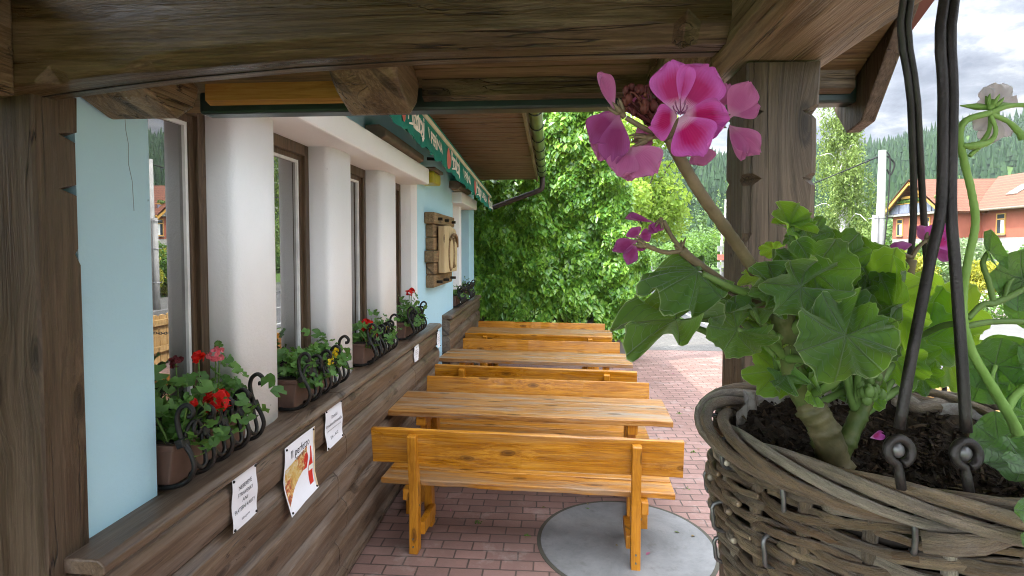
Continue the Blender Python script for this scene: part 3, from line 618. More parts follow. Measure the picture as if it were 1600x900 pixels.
planter(1.69,2.14,260,'brown planter behind the nearest iron guard','geranium with big red head and red buds in the first window box',[(.10,-0.054,.10,.042,60,'redfl',.017),(.0,0.0,.25,.02,18,'redfl',.012),(.02,0.072,.245,.028,18,'pinkfl',.013),(.03,0.081,.285,.012,10,'gera',.01),(-.03,-0.081,.25,.02,14,'darkfl',.012),(.09,-0.171,.13,.012,10,'redfl',.01),(.10,-0.198,.16,.014,10,'gera',.01)],5,1.15)
planter(2.57,3.05,230,'brown planter behind the second iron guard','leafy geranium with small yellow blossoms in the second window box',[(.13,.05,.07,.022,12,'yelfl',.009),(.13,.0,.05,.018,9,'yelfl',.009),(.12,.10,.085,.016,8,'yelfl',.008)],6)
planter(3.56,4.05,150,'brown planter behind the third iron guard','geranium with two stacked red heads in the third window box',[(.04,-.16,.12,.045,55,'redfl',.017),(.05,-.12,.03,.05,60,'redfl',.017),(.12,.05,.07,.012,8,'yelfl',.009)],7)
planter(4.60,5.03,130,'brown planter behind the fourth iron guard','upright geranium with one small red head in the fourth window box',[(.05,-.06,.25,.03,28,'redfl',.014),(.05,.02,.26,.024,20,'redfl',.014)],8,1.3)
planter(7.12,7.53,60,'brown planter beyond the wooden sign','low green plant behind the guard beyond the wooden sign',[(.1,.0,.06,.02,8,'yelfl',.01)],9,.8)
planter(7.93,8.36,60,'farthest brown planter by the creeper','low green plant in the farthest window box',[(.1,.0,.08,.02,8,'yelfl',.01)],10,.8)
# ------------------------------------------------------------------ benches and tables
def rough_board(x0,x1,y0,y1,z0,z1,seed,amp=.004,M_=None):
    "a plank with slightly uneven long edges"
    q=random.Random(seed); n=14; rings=[]
    for i in range(n+1):
        x=x0+(x1-x0)*i/n; a,b,c,d=[q.uniform(-amp,amp) for _ in range(4)]
        r=[Vector((x,y0+a,z0+c*.4)),Vector((x,y1+b,z0+d*.4)),Vector((x,y1+b,z1+d*.4)),Vector((x,y0+a,z1+c*.4))]
        rings.append([M_@p for p in r] if M_ else r)
    return rings
def make_bench(rz,loc,label,seed):
    t=thing('garden_bench',label,'bench',loc,rz,'pine benches along the terrace'); tilt=Matrix.Translation((0,0,.40))@Matrix.Rotation(R(8),4,'X')
    # backrest leans away from the sitter (towards -y at the top)
    mb=MB(); mb.loft(rough_board(-.965,.965,.012,.045,.17,.40,seed,.005,tilt)); obj('backrest',mb.me(),M['bench'],t,bevel=.005)
    mb=MB(); mb.loft(rough_board(-.93,.93,.035,.205,.412,.448,seed+1,.006)); mb.loft(rough_board(-.93,.93,.213,.385,.413,.449,seed+2,.005)); obj('seat',mb.me(),M['bench_w'],t,bevel=.006)
    for s in (-1,1):
        x=s*.69; mb=MB(); mb.prism([(-.045,0),(.035,0),(.033,.40),(-.026,.775),(-.082,.765),(-.04,.40)],'x',x-.028,x+.028); u=obj('rear_leg',mb.me(),M['bench_l'],t,bevel=.005)
        b=MB(); b.tube([(x-s*.029,.0,.30),(x+s*.036,.0,.30)],.008,8); b.tube([(x+s*.0,-.05,.10),(x,-.041,.10)],.006,8); b.tube([(x,-.05,.05),(x,-.041,.05)],.006,8); obj('bolt',b.me(),M['galv'],u)
        mb=MB(); mb.prism([(.30,0),(.375,0),(.345,.41),(.27,.41)],'x',x-.028,x+.028); obj('front_leg',mb.me(),M['bench_l'],t,bevel=.005)
        mb=MB(); mb.box(x-s*.03-.022,x-s*.03+.022,.036,.30,.09,.17); mb.box(x+s*.053-.022,x+s*.053+.022,-.02,.37,.335,.41); obj('brace',mb.me(),M['bench_l'],t,bevel=.004)
    return t
def make_table(rz,loc,label,seed):
    t=thing('garden_table',label,'table',loc,rz,'pine tables along the terrace'); mb=MB(); w=.56
    for k in range(3): mb.loft(rough_board(-1.03,1.03,-w/2+k*w/3+.003,-w/2+(k+1)*w/3-.003,.712,.752,seed+k,.004))
    obj('tabletop',mb.me(),M['table_w'],t,bevel=.005)
    for s in (-1,1):
        x=s*.76
        for e in (-1,1): mb=MB(); mb.prism([(e*.20-.04,.07),(e*.20+.04,.07),(e*.12+.04,.64),(e*.12-.04,.64)],'x',x-.03,x+.03); obj('leg',mb.me(),M['bench_l'],t,bevel=.005)
        mb=MB(); mb.box(x-.035,x+.035,-.25,.25,.641,.711); obj('crossbar',mb.me(),M['bench_l'],t,bevel=.004)
        mb=MB(); mb.box(x+s*.066-.035,x+s*.066+.035,-.30,.30,0,.16); obj('foot',mb.me(),M['bench_l'],t,bevel=.005)
    mb=MB(); mb.box(-.72,.72,-.03,.03,.30,.40); obj('stretcher',mb.me(),M['bench_l'],t,bevel=.004); return t
r1=R(-3.4); r2=R(-5.2); r3=R(-5.5)
make_bench(r1,(-.17,3.325,0),'nearest varnished bench seen from behind, one leg on the round concrete slab',10)
make_table(r1,(-.17,4.08,0),'nearest varnished table with a greyed worn top',20)
make_bench(r1+math.pi,(-.13,4.66,0),'bench facing the camera behind the nearest table, pale grain at its right',30)
make_bench(r2,(-.16,5.15,0),'bench of the middle set, backrest turned to the camera',40)
make_table(r2,(-.16,5.93,0),'middle table between the two inner benches',50)
make_bench(r2+math.pi,(-.13,6.62,0),'bench facing the camera behind the middle table',60)
make_bench(r3,(-.17,7.10,0),'bench of the farthest set, its back towards the camera',70)
make_table(r3,(-.17,7.66,0),'farthest table, in front of the creeper',80)
make_bench(r3+math.pi,(-.15,8.22,0),'farthest bench, right in front of the creeper',90)
mb=MB(); mb.prism([(.56*math.cos(6.283*k/64),.56*math.sin(6.283*k/64)) for k in range(64)],'z',-.05,.006); o=obj('round_concrete_slab',mb.me(),M['cover'],label='round grey concrete cover set in the red paving',cat='manhole cover',bevel=.003); o.location=(.5,3.56,0)
mb=MB(); mb.prism([(.585*math.cos(6.283*k/64),.585*math.sin(6.283*k/64)) for k in range(64)],'z',-.05,.003); obj('slab_joint',mb.me(),plain('joint soil',(.06,.055,.04),.9),o)
ls=[((x,y,.0),(.03,.03,.014)) for x,y in ((-.15,3.6),(.28,4.0),(1.1,4.4),(1.35,5.2),(1.0,5.6),(-.5,3.75),(1.5,6.4))]
obj('paving_weeds',lobes(ls,130,.02,.2),M['shrub'],kind='stuff',label='small green weeds sprouting between the red pavers',cat='weeds')
q=np.random.RandomState(12); k=90; c=np.stack([q.uniform(-1.1,2.2,k),q.uniform(3.0,9.0,k),np.full(k,.008)],1)
obj('leaf_litter',quads_mesh(c,q.randn(k,3)*.18+np.array([0,0,1]),.02+.03*q.rand(k),.012+.014*q.rand(k)),leafmat('litter',[(.12,.1,.03),(.2,.12,.05),(.08,.12,.03),(.4,.1,.2)],(.2,.2,.05),.2),kind='stuff',label='scattered dry leaves and petals on the paving',cat='litter')
# ------------------------------------------------------------------ porch
po_=thing('timber_porch','dark carved timber porch framing the view, with beams, posts and rafters','porch',(0,1.3,0)); PI=Matrix.Translation((0,-1.3,0))
def pq(n,me,m,**k): o=obj(n,me,m,po_,**k); o.matrix_parent_inverse=PI; return o
def carved(x0,x1,y0,y1,zs,axis='z',only=False):
    "square timber with chamfered corners: zs = (position, chamfer) along its axis"
    rings=[]
    for z,c in zs:
        e=.006 if only else c; p=[(x0+e,y0),(x1-e,y0),(x1,y0+e),(x1,y1-c),(x1-c,y1),(x0+e,y1),(x0,y1-e),(x0,y0+e)]
        rings.append([(a,b,z) if axis=='z' else ((z,a,b) if axis=='x' else (a,z,b)) for a,b in p])
    return MB().loft(rings)
def notches(a,b,base,ns,d=.03,w=.028):
    o=[(a,base)]
    for n in ns: o+=[(n-w,base),(n,base+d),(n+w,base)]
    return o+[(b,base)]
zl=[(0,.006),(1.9,.006),(1.93,.022),(1.945,.012),(2.055,.012)]+[(2.085,.012),(2.10,.062),(2.115,.012),(2.20,.012),(2.225,.012),(2.24,.062),(2.255,.006),(2.345,.003)]
pq('post',carved(-1.95,-1.262,1.255,1.385,zl,'z',True).me(),M['porch_z'])
zr=[(0,.006),(1.96,.006),(1.98,.018),(2.06,.018),(2.085,.016),(2.10,.036),(2.112,.016),(2.205,.016),(2.232,.018),(2.246,.038),(2.26,.008),(2.352,.003)]
pq('post',carved(.428,.585,1.24,1.385,zr).me(),M['porch_z'])
# tie beam: slightly arched lower face, chamfer with carved stops
def sag(x): return 2.392-.062*max(0,(-x-.1)/1.1)**2
rings=[]
xs=[-1.52,-1.2,-1.16,-1.12,-1.08,-.98,-.92,-.86,-.6,-.3,0,.2,.262,.29,.318,.5,.62]; ch=[.006,.006,.035,.012,.012,.012,.03,.034,.034,.034,.034,.034,.034,.062,.034,.034,.03]
for x,c in zip(xs,ch):
    z=sag(x); y0,y1,zt=1.2,1.335,2.64
    rings.append([(x,y0,z+c),(x,y0+c*.9,z),(x,y1-.01,z+.002),(x,y1,z+.012),(x,y1,zt),(x,y0,zt)])
pq('tie_beam',MB().loft(rings).me(),M['porch_x'],bevel=.003)
mb=MB(); mb.loft([[(x,1.282,sag(x)-.0005),(x,1.287,sag(x)-.0005),(x,1.287,sag(x)+.01),(x,1.282,sag(x)+.01)] for x in xs]); pq('crack',mb.me(),M['dark'])
mb=MB(); mb.prism([(.405,2.36),(.61,2.354),(.655,2.40),(.66,2.60),(.385,2.60),(.38,2.385)],'y',-1.2,1.44); pq('wall_plate',mb.me(),M['porch_y'],bevel=.006)
mb=MB(); mb.box(-1.56,-1.245,-1.2,1.2,2.30,2.58); pq('wall_plate',mb.me(),M['porch_y'],bevel=.008)
# roof: rafters, eaves boards, barge board
def ry(y): return 2.385+(1.72-y)*.52
for x0,x1 in ((-1.27,-1.06),(-.56,-.385),(.27,.43)):
    mb=MB(); mb.prism([(1.40,ry(1.40)-.20),(1.50,ry(1.50)-.185),(1.57,ry(1.57)-.10),(1.60,ry(1.60)-.02),(1.21,ry(1.21)-.02),(1.21,ry(1.21)-.13),(1.37,2.37)],'x',x0,x1)
    o=pq('rafter',mb.me(),M['porch_y'],bevel=.01)
def slope_board(x0,x1,y0,y1,off,th,mat,name):
    mb=MB(); mb.prism([(y0,ry(y0)+off),(y1,ry(y1)+off),(y1,ry(y1)+off+th),(y0,ry(y0)+off+th)],'x',x0,x1); return pq(name,mb.me(),mat,bevel=.003)
for k in range(12): slope_board(-1.9,.865,1.72-.15*(k+1)+.004,1.72-.15*k,0,.022,M['porch_b'],'roof_board')
mb=MB(); mb.prism([(1.605,2.395),(1.63,2.385),(1.63,2.50),(1.605,2.51)],'x',-1.05,-.565); pq('eaves_board',mb.me(),M['board_y'])
mb=MB(); mb.prism([(1.605,2.395),(1.63,2.385),(1.63,2.50),(1.605,2.51)],'x',-.38,.85); pq('eaves_board',mb.me(),M['porch_x'])
mb=MB(); mb.prism([(1.635,2.362),(1.70,2.362),(1.715,2.40),(1.715,2.43),(1.635,2.43)],'x',-1.09,.875); pq('eaves_gutter',mb.me(),M['gutterd'],bevel=.008)
def PX(px,py,x):
    k=FW*850+RT*(px-800)+UP*(418-py); p=k*(x/k.x); return (p.y,p.z+CAMZ)
mb=MB(); mb.prism([PX(1322,208,.87),PX(1345,190,.87),PX(1407,18,.87),PX(1440,-80,.87),PX(1410,-80,.87),PX(1372,62,.87),PX(1302,172,.87)],'x',.87,.91); pq('barge_board',mb.me(),M['porch_z'],bevel=.004)
mb=MB(); mb.prism([(-.1,ry(-.1)+.03),(1.72,2.42),(1.72,2.45),(-.1,ry(-.1)+.06)],'x',-1.95,.95); mb.prism([(-.1,ry(-.1)+.03),(-.1,ry(-.1)+.06),(-1.5,2.60),(-1.5,2.57)],'x',-1.95,.95); pq('roof',mb.me(),plain('porch roof tile',(.2,.08,.06),.8))
# ------------------------------------------------------------------ creeper wall and gate
t=thing('garden_wall','grey rendered garden wall hidden under the creeper','wall',(.1,9.75,0)); obj('wall',B(-1.9,1.25,.0,.2,0,2.0),plain('grey render',(.28,.27,.25),.9,0,.2,4,.3),t,bevel=.01); obj('coping',B(-1.93,1.3,-.04,.24,2.001,2.06),M['kerb'],t)
t=thing('iron_gate','small dark wrought iron gate beneath the creeper','gate',(-.15,9.70,0)); g=MB()
for k in range(9): g.tube([(-.5+k*.125,0,.05),(-.5+k*.125,0,1.25)],.010,6)
obj('bars',g.me(),M['iron'],t); g=MB(); g.bar((-.5,0,.1),(-.5,0,1.2),.04,.02)
obj('frame',MB().bar((-.55,0,.08),(.55,0,.08),.03,.03).bar((-.55,0,1.2),(.55,0,1.2),.03,.03).bar((-.54,0,.02),(-.54,0,1.26),.03,.03).bar((.54,0,.02),(.54,0,1.26),.03,.03).me(),M['iron'],t)
g=MB()
for k in range(4): c=(-.37+k*.25,.8); g.tube([(c[0]+.09*math.cos(6.283*j/16),-.012,c[1]+.09*math.sin(6.283*j/16)) for j in range(17)],.008,5)
obj('scrollwork',g.me(),M['iron'],t)
def ivy_top(x):
    if x<-.22: return 3.32+.08*math.sin(x*7)
    if x<.85: return 5.7
    return max(2.1,5.7-(x-.85)*6.0) if x<1.42 else 2.2-(x-1.42)*2
IY=9.42
def ivy(n):
    C_=[];N_=[]
    while len(C_)<n:
        x=NR.uniform(-1.85,1.66); zt=ivy_top(x); z=NR.uniform(.4,zt)
        if z>zt+.1*math.sin(x*23+z*5)-.08: continue
        lo=.62+.14*math.sin(x*3.1)+.12*math.sin(x*9+1)+.07*math.sin(x*21)
        if x>.8: lo=.42
        if z<lo+NR.rand()*.15: continue
        b=.10*math.sin(x*2.3+.6)*math.sin(z*2.0+x)+.09*math.sin(x*7.5+z*4.1)*math.sin(z*3-x*2)+.05*math.sin(z*11.5-x*9)
        edge=max(0,(x-1.3))*.9; y=IY-b*1.25+edge+NR.rand()**2*.12
        if NR.rand()<.6 and math.sin(x*9+2*math.sin(z*5))*math.sin(z*7.5+x*3)<-.35: continue
        C_.append((x,y,z)); N_.append((-.25+NR.randn()*.45,-1+NR.randn()*.3,.95+NR.randn()*.4))
    C_=np.array(C_);N_=np.array(N_); out_c=[];out_n=[];L=[]
    for k in range(5):
        a=(k-2)*.62; s=.062+.034*NR.rand(len(C_)); off=np.stack([np.sin(a)*s*1.05,-.012*np.abs(k-2)+0*s,-np.cos(a)*s*1.0],1); out_c.append(C_+off); nn=N_+np.stack([np.full(len(C_),math.sin(a)*.5),0*s,0*s],1)+NR.randn(len(C_),3)*.28; out_n.append(nn); L.append(s*1.6)
    return quads_mesh(np.concatenate(out_c),np.concatenate(out_n),np.concatenate(L),np.concatenate(L)*.55,up=(0,-.25,-1))
iv=thing('creeper','dense green five-leaved creeper covering the wall behind the tables','creeper',(0,10.6,0)); IV=Matrix.Translation((0,-10.6,0))
o=obj('foliage',ivy(9000),M['ivy'],iv); o.matrix_parent_inverse=IV
mb=MB(); q=random.Random(8)
for k in range(18):
    x=q.uniform(-1.5,1.2); mb.tube([(x,9.70,0),(x+q.uniform(-.1,.1),9.66,1),(x+q.uniform(-.2,.2),9.64,1.9),(x+q.uniform(-.2,.2),9.72,min(ivy_top(x),5)-.3)],[.025,.018,.012,.006],6,4)
o=obj('stems',mb.me(),M['bark'],iv,True); o.matrix_parent_inverse=IV
o=obj('inner_leaves',lobes([((x,9.72,z),(.3,.10,.4)) for x in np.arange(-1.5,1.4,.3) for z in np.arange(.95,2.0,.4)]+[((x,9.78,z),(.3,.14,.4)) for x in np.arange(-1.45,-.2,.3) for z in (2.2,2.55)]+[((x,9.8,z),(.3,.18,.4)) for x in (-.02,.25,.5,.72) for z in np.arange(2.2,5.3,.35)],11000,.12,.15),M['shrub'],iv); o.matrix_parent_inverse=IV
# ------------------------------------------------------------------ trees and shrubs
tree('linden_tree','bright lime green broadleaf tree beside the road beyond the creeper','tree',(3.1,21.5,0),3.7,(0,0,4.4),(2.9,2.4,3.1),'lime',15000,.2,21,22,1.05)
tree('linden_tree','smaller lime green tree filling in lower behind the creeper','tree',(1.6,16.5,0),2.6,(0,0,2.5),(1.5,1.3,1.8),'lime',8000,.17,22,14,.75,tr=.09)
def birch(x,y,h,seed,label):
    t=thing('birch_tree',label,'tree',(x,y,0),0,'weeping birches by the road'); q=np.random.RandomState(seed); mb=MB()
    mb.tube([(0,0,-.1),(.1,0,h*.4),(-.05,.1,h*.7),(.05,0,h*.97)],[.2,.15,.09,.02],8,5); C_=[];U=[]
    for b in range(34):
        z=h*(.3+.68*q.rand()); a=q.rand()*6.28; L=(.5+1.5*q.rand())*(1.15-z/h*.75); e=Vector((math.cos(a)*L,math.sin(a)*L,z+.5*L*q.rand())); mb.tube([(0,0,z-.3),(e.x*.5,e.y*.5,z+.35*L),tuple(e)],[.04,.025,.008],5,3)
        for s in range(11):
            f=.35+.75*q.rand(); p=Vector((e.x*f,e.y*f,z+.3*L*f))+Vector(q.randn(3)*.16); D=.7+1.5*q.rand()
            for k in range(int(D*24)): w=k/(D*24); C_.append((p.x+.10*q.randn()*(.5+w),p.y+.10*q.randn()*(.5+w),max(p.z-D*w,.8)))
    C_=np.array(C_); n=len(C_); N_=q.randn(n,3); s=.08+.06*q.rand(n)
    obj('trunk',mb.me(),M['birchbark'],t,True); obj('crown',quads_mesh(C_,N_,s*1.2,s*.6,up=(0,0,-1)),M['birch'],t)
birch(12.1,23.6,8.6,1,'weeping pale green birch beside the white utility pole'); birch(9.6,26,8.2,2,'weeping birch standing behind the right porch post')
def shrub(name,label,cat,c,r,mat,n,size,seed,k=9,lr=None,group=None,asp=.6,up=None):
    t=thing(name,label,cat,(c[0],c[1],0),0,group); ls=rlobes((0,0,c[2]),r,k,lr or r[0]*.6,seed); obj('foliage',lobes(ls,n,size,asp=asp,up=up),M[mat],t)
    mb=MB(); q=random.Random(seed)
    for i in range(5): a=q.random()*6.28; mb.tube([(0,0,-.05),(math.cos(a)*r[0]*.2,math.sin(a)*r[1]*.2,c[2]*.5),(math.cos(a)*r[0]*.5,math.sin(a)*r[1]*.5,c[2])],[.04,.03,.01],5,3)
    obj('stems',mb.me(),M['bark'],t)
shrub('round_shrub','large round bright green shrub before the orange house at the right edge','shrub',(15.2,16.6,1.35),(1.3,1.2,1.25),'shrub',6500,.13,31,12,.75)
shrub('round_shrub','mid green shrub left of the yellow conifers','shrub',(12.4,19.5,1.0),(1.0,.9,.9),'shrub',3000,.13,32)
shrub('round_shrub','low green shrub in front of the birch','shrub',(10.8,20.5,.9),(1.1,.9,.8),'shrub',3000,.13,33)
shrub('variegated_shrub','grey green variegated shrub between the house and the yellow conifers','shrub',(14.2,19.2,1.1),(.9,.9,1.0),'varieg',3600,.11,34)
for x,y,h,s,lb in ((12.9,17.4,1.5,41,'golden yellow conifer in the garden, nearest the road'),(13.7,17.8,1.8,42,'taller golden conifer beside the variegated shrub'),(14.2,16.0,1.2,43,'small golden conifer at the right edge of the garden'),(11.9,18.3,1.9,44,'golden conifer standing alone in front of the orange gable'),(12.7,21.0,2.2,45,'tallest golden conifer, close to the orange gable')):
    shrub('golden_conifer',lb,'conifer',(x,y,h*.5),(h*.34,h*.34,h*.55),'gold',3000,.12,s,10,h*.22,'golden conifers in the garden',.35,(0,0,1))
t=thing('flower_bed','bed of pale pink and white blossoms along the pavement','flower bed',(13.5,15.8,.1)); ls=[((x-13.5,15.8+q.uniform(-.6,.6)-15.8,.25),(.5,.5,.35)) for x in np.arange(12.0,15.4,.4)]
obj('foliage',lobes(ls,3500,.09),M['shrub'],t); obj('blossoms',lobes([(c,(r[0]*1.02,r[1]*1.02,r[2]*1.12)) for c,r in ls],1500,.08,.95),M['whitefl'],t)
for x,y,h,sd,lb in ((17.6,27.5,2.3,71,'green garden shrub under the gable balcony'),(20.0,27.0,2.2,72,'green garden shrub right of the gable windows'),(22.4,26.2,2.4,73,'rounded green shrub before the long orange front'),(24.6,24.5,2.6,74,'tall green shrub at the right end of the orange front'),(15.4,28.5,2.4,75,'dense shrub at the left corner of the orange house')):
    shrub('garden_shrub',lb,'shrub',(x,y,h*.5),(1.5,1.3,h*.5),'shrub',3200,.2,sd,10,.8,'shrubs before the orange house')
k=0
for (x,y,r,h,lb) in ((9.6,42,2.0,2.2,'green roadside bush nearest the second pole'),(6.5,48,2.2,2.4,'green bush far along the road behind the linden'),(13,46,2.4,3.0,'tall green bush behind the birches'),(16.5,40,2.0,2.2,'green bush left of the orange house'),(2.5,52,3.0,3.4,'wide green bush at the far road bend')):
    shrub('roadside_bush',lb,'bush',(x,y,h*.5),(r,r,h*.5),'shrub',2600,.28,50+k,10,r*.55,'bushes beside the road'); k+=1
# ------------------------------------------------------------------ utility poles
def pole(name,label,x,y,h,r,wire):
    t=thing(name,label,'utility pole',(x,y,0)); mb=MB(); mb.tube([(0,0,-.1),(0,0,h)],[r,r*.72],12); obj('shaft',mb.me(),M['conc'],t,True)
    mb=MB(); mb.tube([(-r*1.5,-.05,-.1),(-r*1.35,-.05,h*.62)],[r*.62,r*.55],10); obj('stub_post',mb.me(),M['conc'],t,True)
    mb=MB()
    for z in (h*.2,h*.42,h*.6): mb.tube([(1.8*r*math.cos(6.283*k/16)-r*.6,1.3*r*math.sin(6.283*k/16),z) for k in range(17)],.012,5)
    obj('strap',mb.me(),M['galv'],t)
    mb=MB(); mb.tube([(r*.3,-r,h-.05),(r*1.0,-r*1.1,h-.35),(r*.6,-r*1.2,h*.6),(-r*.2,-r*1.3,h*.3),(-r*.2,-r*1.3,0)],.017,6,5); mb.tube([(r,0,h-.15),(r*2.5,0,h-.35),(r*1.8,0,h-.65),(r,0,h-.5)],.02,6,5); obj('cable',mb.me(),M['dark'],t)
    if wire: mb=MB(); a=Vector((0,0,h-.12)); b=Vector(wire)-Vector((x,y,0)); mb.tube([a,(a*.75+b*.25)-Vector((0,0,.12)),(a+b)/2-Vector((0,0,.2)),(a*.25+b*.75)-Vector((0,0,.12)),b],.02,5,5); obj('overhead_wire',mb.me(),M['dark'],t)
    return t
pole('utility_pole','tall white concrete pole with a cable, beside the birch',8.78,15.2,4.5,.125,(9.4,25.8,4.2))
t=pole('utility_pole','far white pole carrying small direction signs at the road',8.75,27.8,4.3,.16,None)
for z,c,lb in ((1.85,'white_line','a'),(1.42,'awnlogo','b'),(1.05,'white_line','c')): mb=MB(); mb.prism([(-.5,z-.14),(.3,z-.14),(.5,z),(.3,z+.14),(-.5,z+.14)],'y',-.24,-.2); obj('direction_sign',mb.me(),M[c],t)
# ------------------------------------------------------------------ terrace fence
t=thing('picket_fence','sunlit wooden fence with scalloped boards between terrace and road','fence',(3.3,1.5,0)); q=random.Random(2); y=0; k=0
bmb=MB(); 
while y<7.9:
    ph=(y%1.9)/1.9; h=1.02-.16*math.sin(math.pi*ph); w=.14; bmb.prism([(y,.08),(y+w,.08),(y+w,h-.02),(y+w/2,h+.01),(y,h-.0)],'x',-.012+.002*q.random(),.012); y+=w+.016; k+=1
obj('boards',bmb.me(),M['fence'],t,bevel=.003)
mb=MB(); mb.box(-.055,-.0135,0,7.95,.28,.37); obj('rail',mb.me(),M['fence'],t); mb=MB(); mb.box(-.055,-.0135,0,7.95,.70,.79); obj('rail',mb.me(),M['fence'],t)
for k in range(5):
    y=.0+k*1.93; mb=MB(); mb.tube([(-.11,y,0),(-.11,y,1.02)],.045,10); mb.tube([(-.11,y,.96),(-.11,y,1.0)],.06,10); mb.ball((-.11,y,1.06),.045,10,6); mb.tube([(-.11,y,.02),(-.11,y,.06)],.07,10); pt=obj('post',mb.me(),M['iron'],t,True)
    if k<4:
        mb=MB(); n=34
        for i in range(n):
            u=(i+.5)/n; c=Vector((-.17,y+1.93*u,.86-.28*math.sin(math.pi*u)))
            d=Vector((0,1.93,-.28*math.pi*math.cos(math.pi*u))).normalized(); s=Vector((1,0,0)) if i%2 else d.cross(Vector((1,0,0))); mb.tube([c+d*.036*math.cos(6.283*j/10)+s*.018*math.sin(6.283*j/10) for j in range(11)],.006,4)
        obj('chain',mb.me(),M['iron'],t)
# ------------------------------------------------------------------ orange house
K=1.42
hs=thing('orange_house','terracotta orange house with red tiled roof, gable balcony and skylights','house',(27.5*1.0,43,0)); HI=Matrix.Translation((-27.5,-43,0))
def hp(n,me,m,par=None,**k):
    o=obj(n,me,m,par or hs,**k)
    if par is None: o.matrix_parent_inverse=HI
    return o
M['orange']=plain('orange render',(.27,.078,.045),.85,0,.1,1.5); M['hbase']=plain('pale base render',(.28,.265,.24),.85)
def tiles():
    t=NT('red roof tiles'); c=t.coord(False); b=t.n('ShaderNodeTexBrick'); b.offset=.5
    sp=t.n('ShaderNodeSeparateXYZ'); t.set(sp.inputs[0],c); cb=t.n('ShaderNodeCombineXYZ'); t.set(cb.inputs[0],t.math('ADD',sp.outputs[0],sp.outputs[1])); t.set(cb.inputs[1],sp.outputs[2]); t.set(b.inputs['Vector'],cb.outputs[0])
    for k,x in (('Scale',1.0),('Mortar Size',.025),('Brick Width',.3),('Row Height',.22)): b.inputs[k].default_value=x
    b.inputs['Color1'].default_value=(.11,.037,.02,1); b.inputs['Color2'].default_value=(.145,.05,.027,1); b.inputs['Mortar'].default_value=(.2,.075,.04,1)
    t.fin(b.outputs[0],.7,.3); return t.m
M['tiles']=tiles(); M['hwin']=wood('honey window wood',(.35,.18,.04),(.5,.28,.07),(.6,.36,.1),'z',.5,knots=False); M['hglass']=plain('house glass',(.03,.04,.045),.08,0,.1,3)
M['curt']=plain('net curtain',(.6,.6,.58),.8); M['hbeam']=wood('honey beam',(.3,.14,.02),(.5,.26,.05),(.6,.34,.08),'x',.5,knots=False)
gx=19.5*K; gy0,gy1=28.0*K,32.6*K; ym=(gy0+gy1)/2; ez=1.95+1.85*K; rz_=1.95+3.45*K; bx=20.9*K
# wing A: gable facing the road (-x); wing B: long front facing -x, further back
hp('wall',B(gx,bx+8,gy0,gy1,2.55,ez-.0),M['orange']); hp('base_wall',B(gx+.01,bx+8,gy0+.01,gy1-.01,-.1,2.549),M['hbase'])
hp('wall',B(bx,bx+9,12*K,gy0-.002,2.55,ez+.0),M['orange']); hp('base_wall',B(bx+.01,bx+9,12*K,gy0-.01,-.1,2.549),M['hbase'])
hp('wall',B(bx-.03,bx+.2,12*K,22.5*K,2.0,ez-.02),M['hbase'])
# gable: recessed loggia under the roof
mb=MB(); mb.prism([(gy0+.2,ez),(gy1-.2,ez),(ym,rz_-.25)],'x',gx+1.6,gx+1.75); hp('gable_wall',mb.me(),M['hbeam'])
ov=.9; th=.16
def roofslab(a,b,c,d,n='roof'):
    up=(Vector(b)-Vector(a)).cross(Vector(d)-Vector(a)).normalized(); up=up if up.z>0 else -up; vs=[Vector(p) for p in (a,b,c,d)]; vs+=[v-up*th for v in vs]
    return hp(n,MB().add(vs,[(0,1,2,3),(7,6,5,4),(0,4,5,1),(1,5,6,2),(2,6,7,3),(3,7,4,0)]).me(),M['tiles'])
sl_=(rz_-ez)/(ym-gy0); e=.5
roofslab((gx-ov,gy0-e,ez-e*sl_+.15),(bx+8,gy0-e,ez-e*sl_+.15),(bx+8,ym,rz_+.15),(gx-ov,ym,rz_+.15)); roofslab((gx-ov,gy1+e,ez-e*sl_+.15),(bx+8,gy1+e,ez-e*sl_+.15),(bx+8,ym,rz_+.15),(gx-ov,ym,rz_+.15))
sb=.62; xr=bx+3.3; rb=roofslab((bx-.7,12*K-1,ez-.1),(bx-.7,gy0+.0,ez-.1),(xr,ym-.2,rz_+.12+.15),(xr,12*K-1,rz_+.27))
roofslab((xr+3.3,12*K-1,ez),(xr+3.3,ym,ez),(xr,ym-.2,rz_+.27),(xr,12*K-1,rz_+.27))
hp('gutter',MB().tube([(bx-.75,12*K-1,ez-.17),(bx-.75,gy0-.55,ez-.17)],.08,8).me(),M['lamp'])
for s in (gy0-e,gy1+e):
    mb=MB(); mb.bar((gx-ov+.05,s,ez-e*sl_-.1),(gx-ov+.05,ym,rz_-.06),.1,.3); hp('barge_board',mb.me(),M['hbeam'])
mb=MB(); mb.bar((gx-.35,ym,ez),(gx-.35,ym,rz_-.1),.2,.2,(1,0,0)); mb.bar((gx-.35,ym-1.6,ez+(rz_-ez)*.5),(gx-.35,ym+1.6,ez+(rz_-ez)*.5),.2,.18); hp('gable_post',mb.me(),M['hbeam'])
bal=hp('balcony',B(gx-.45,gx-.0,gy0+.1,gy1-.1,ez-.25,ez-.1),M['hbase']); M['bglass']=plain('balcony panel',(.16,.17,.22),.2)
mb=MB(); 
for k in range(5): a=gy0+.2+k*(gy1-gy0-.4)/5; obj('panel',B(gx-.42,gx-.37,a+.06,a+(gy1-gy0-.4)/5-.06,ez-.07,ez+.62),M['bglass'],bal)
obj('rail',B(gx-.44,gx-.35,gy0+.1,gy1-.1,ez+.64,ez+.70),M['hbeam'],bal)
obj('flower_boxes',lobes([((gx-.42,y,ez+.85),(.18,.35,.14)) for y in np.arange(gy0+.6,gy1-.2,.5)],900,.13,.3),M['shrub'],bal)
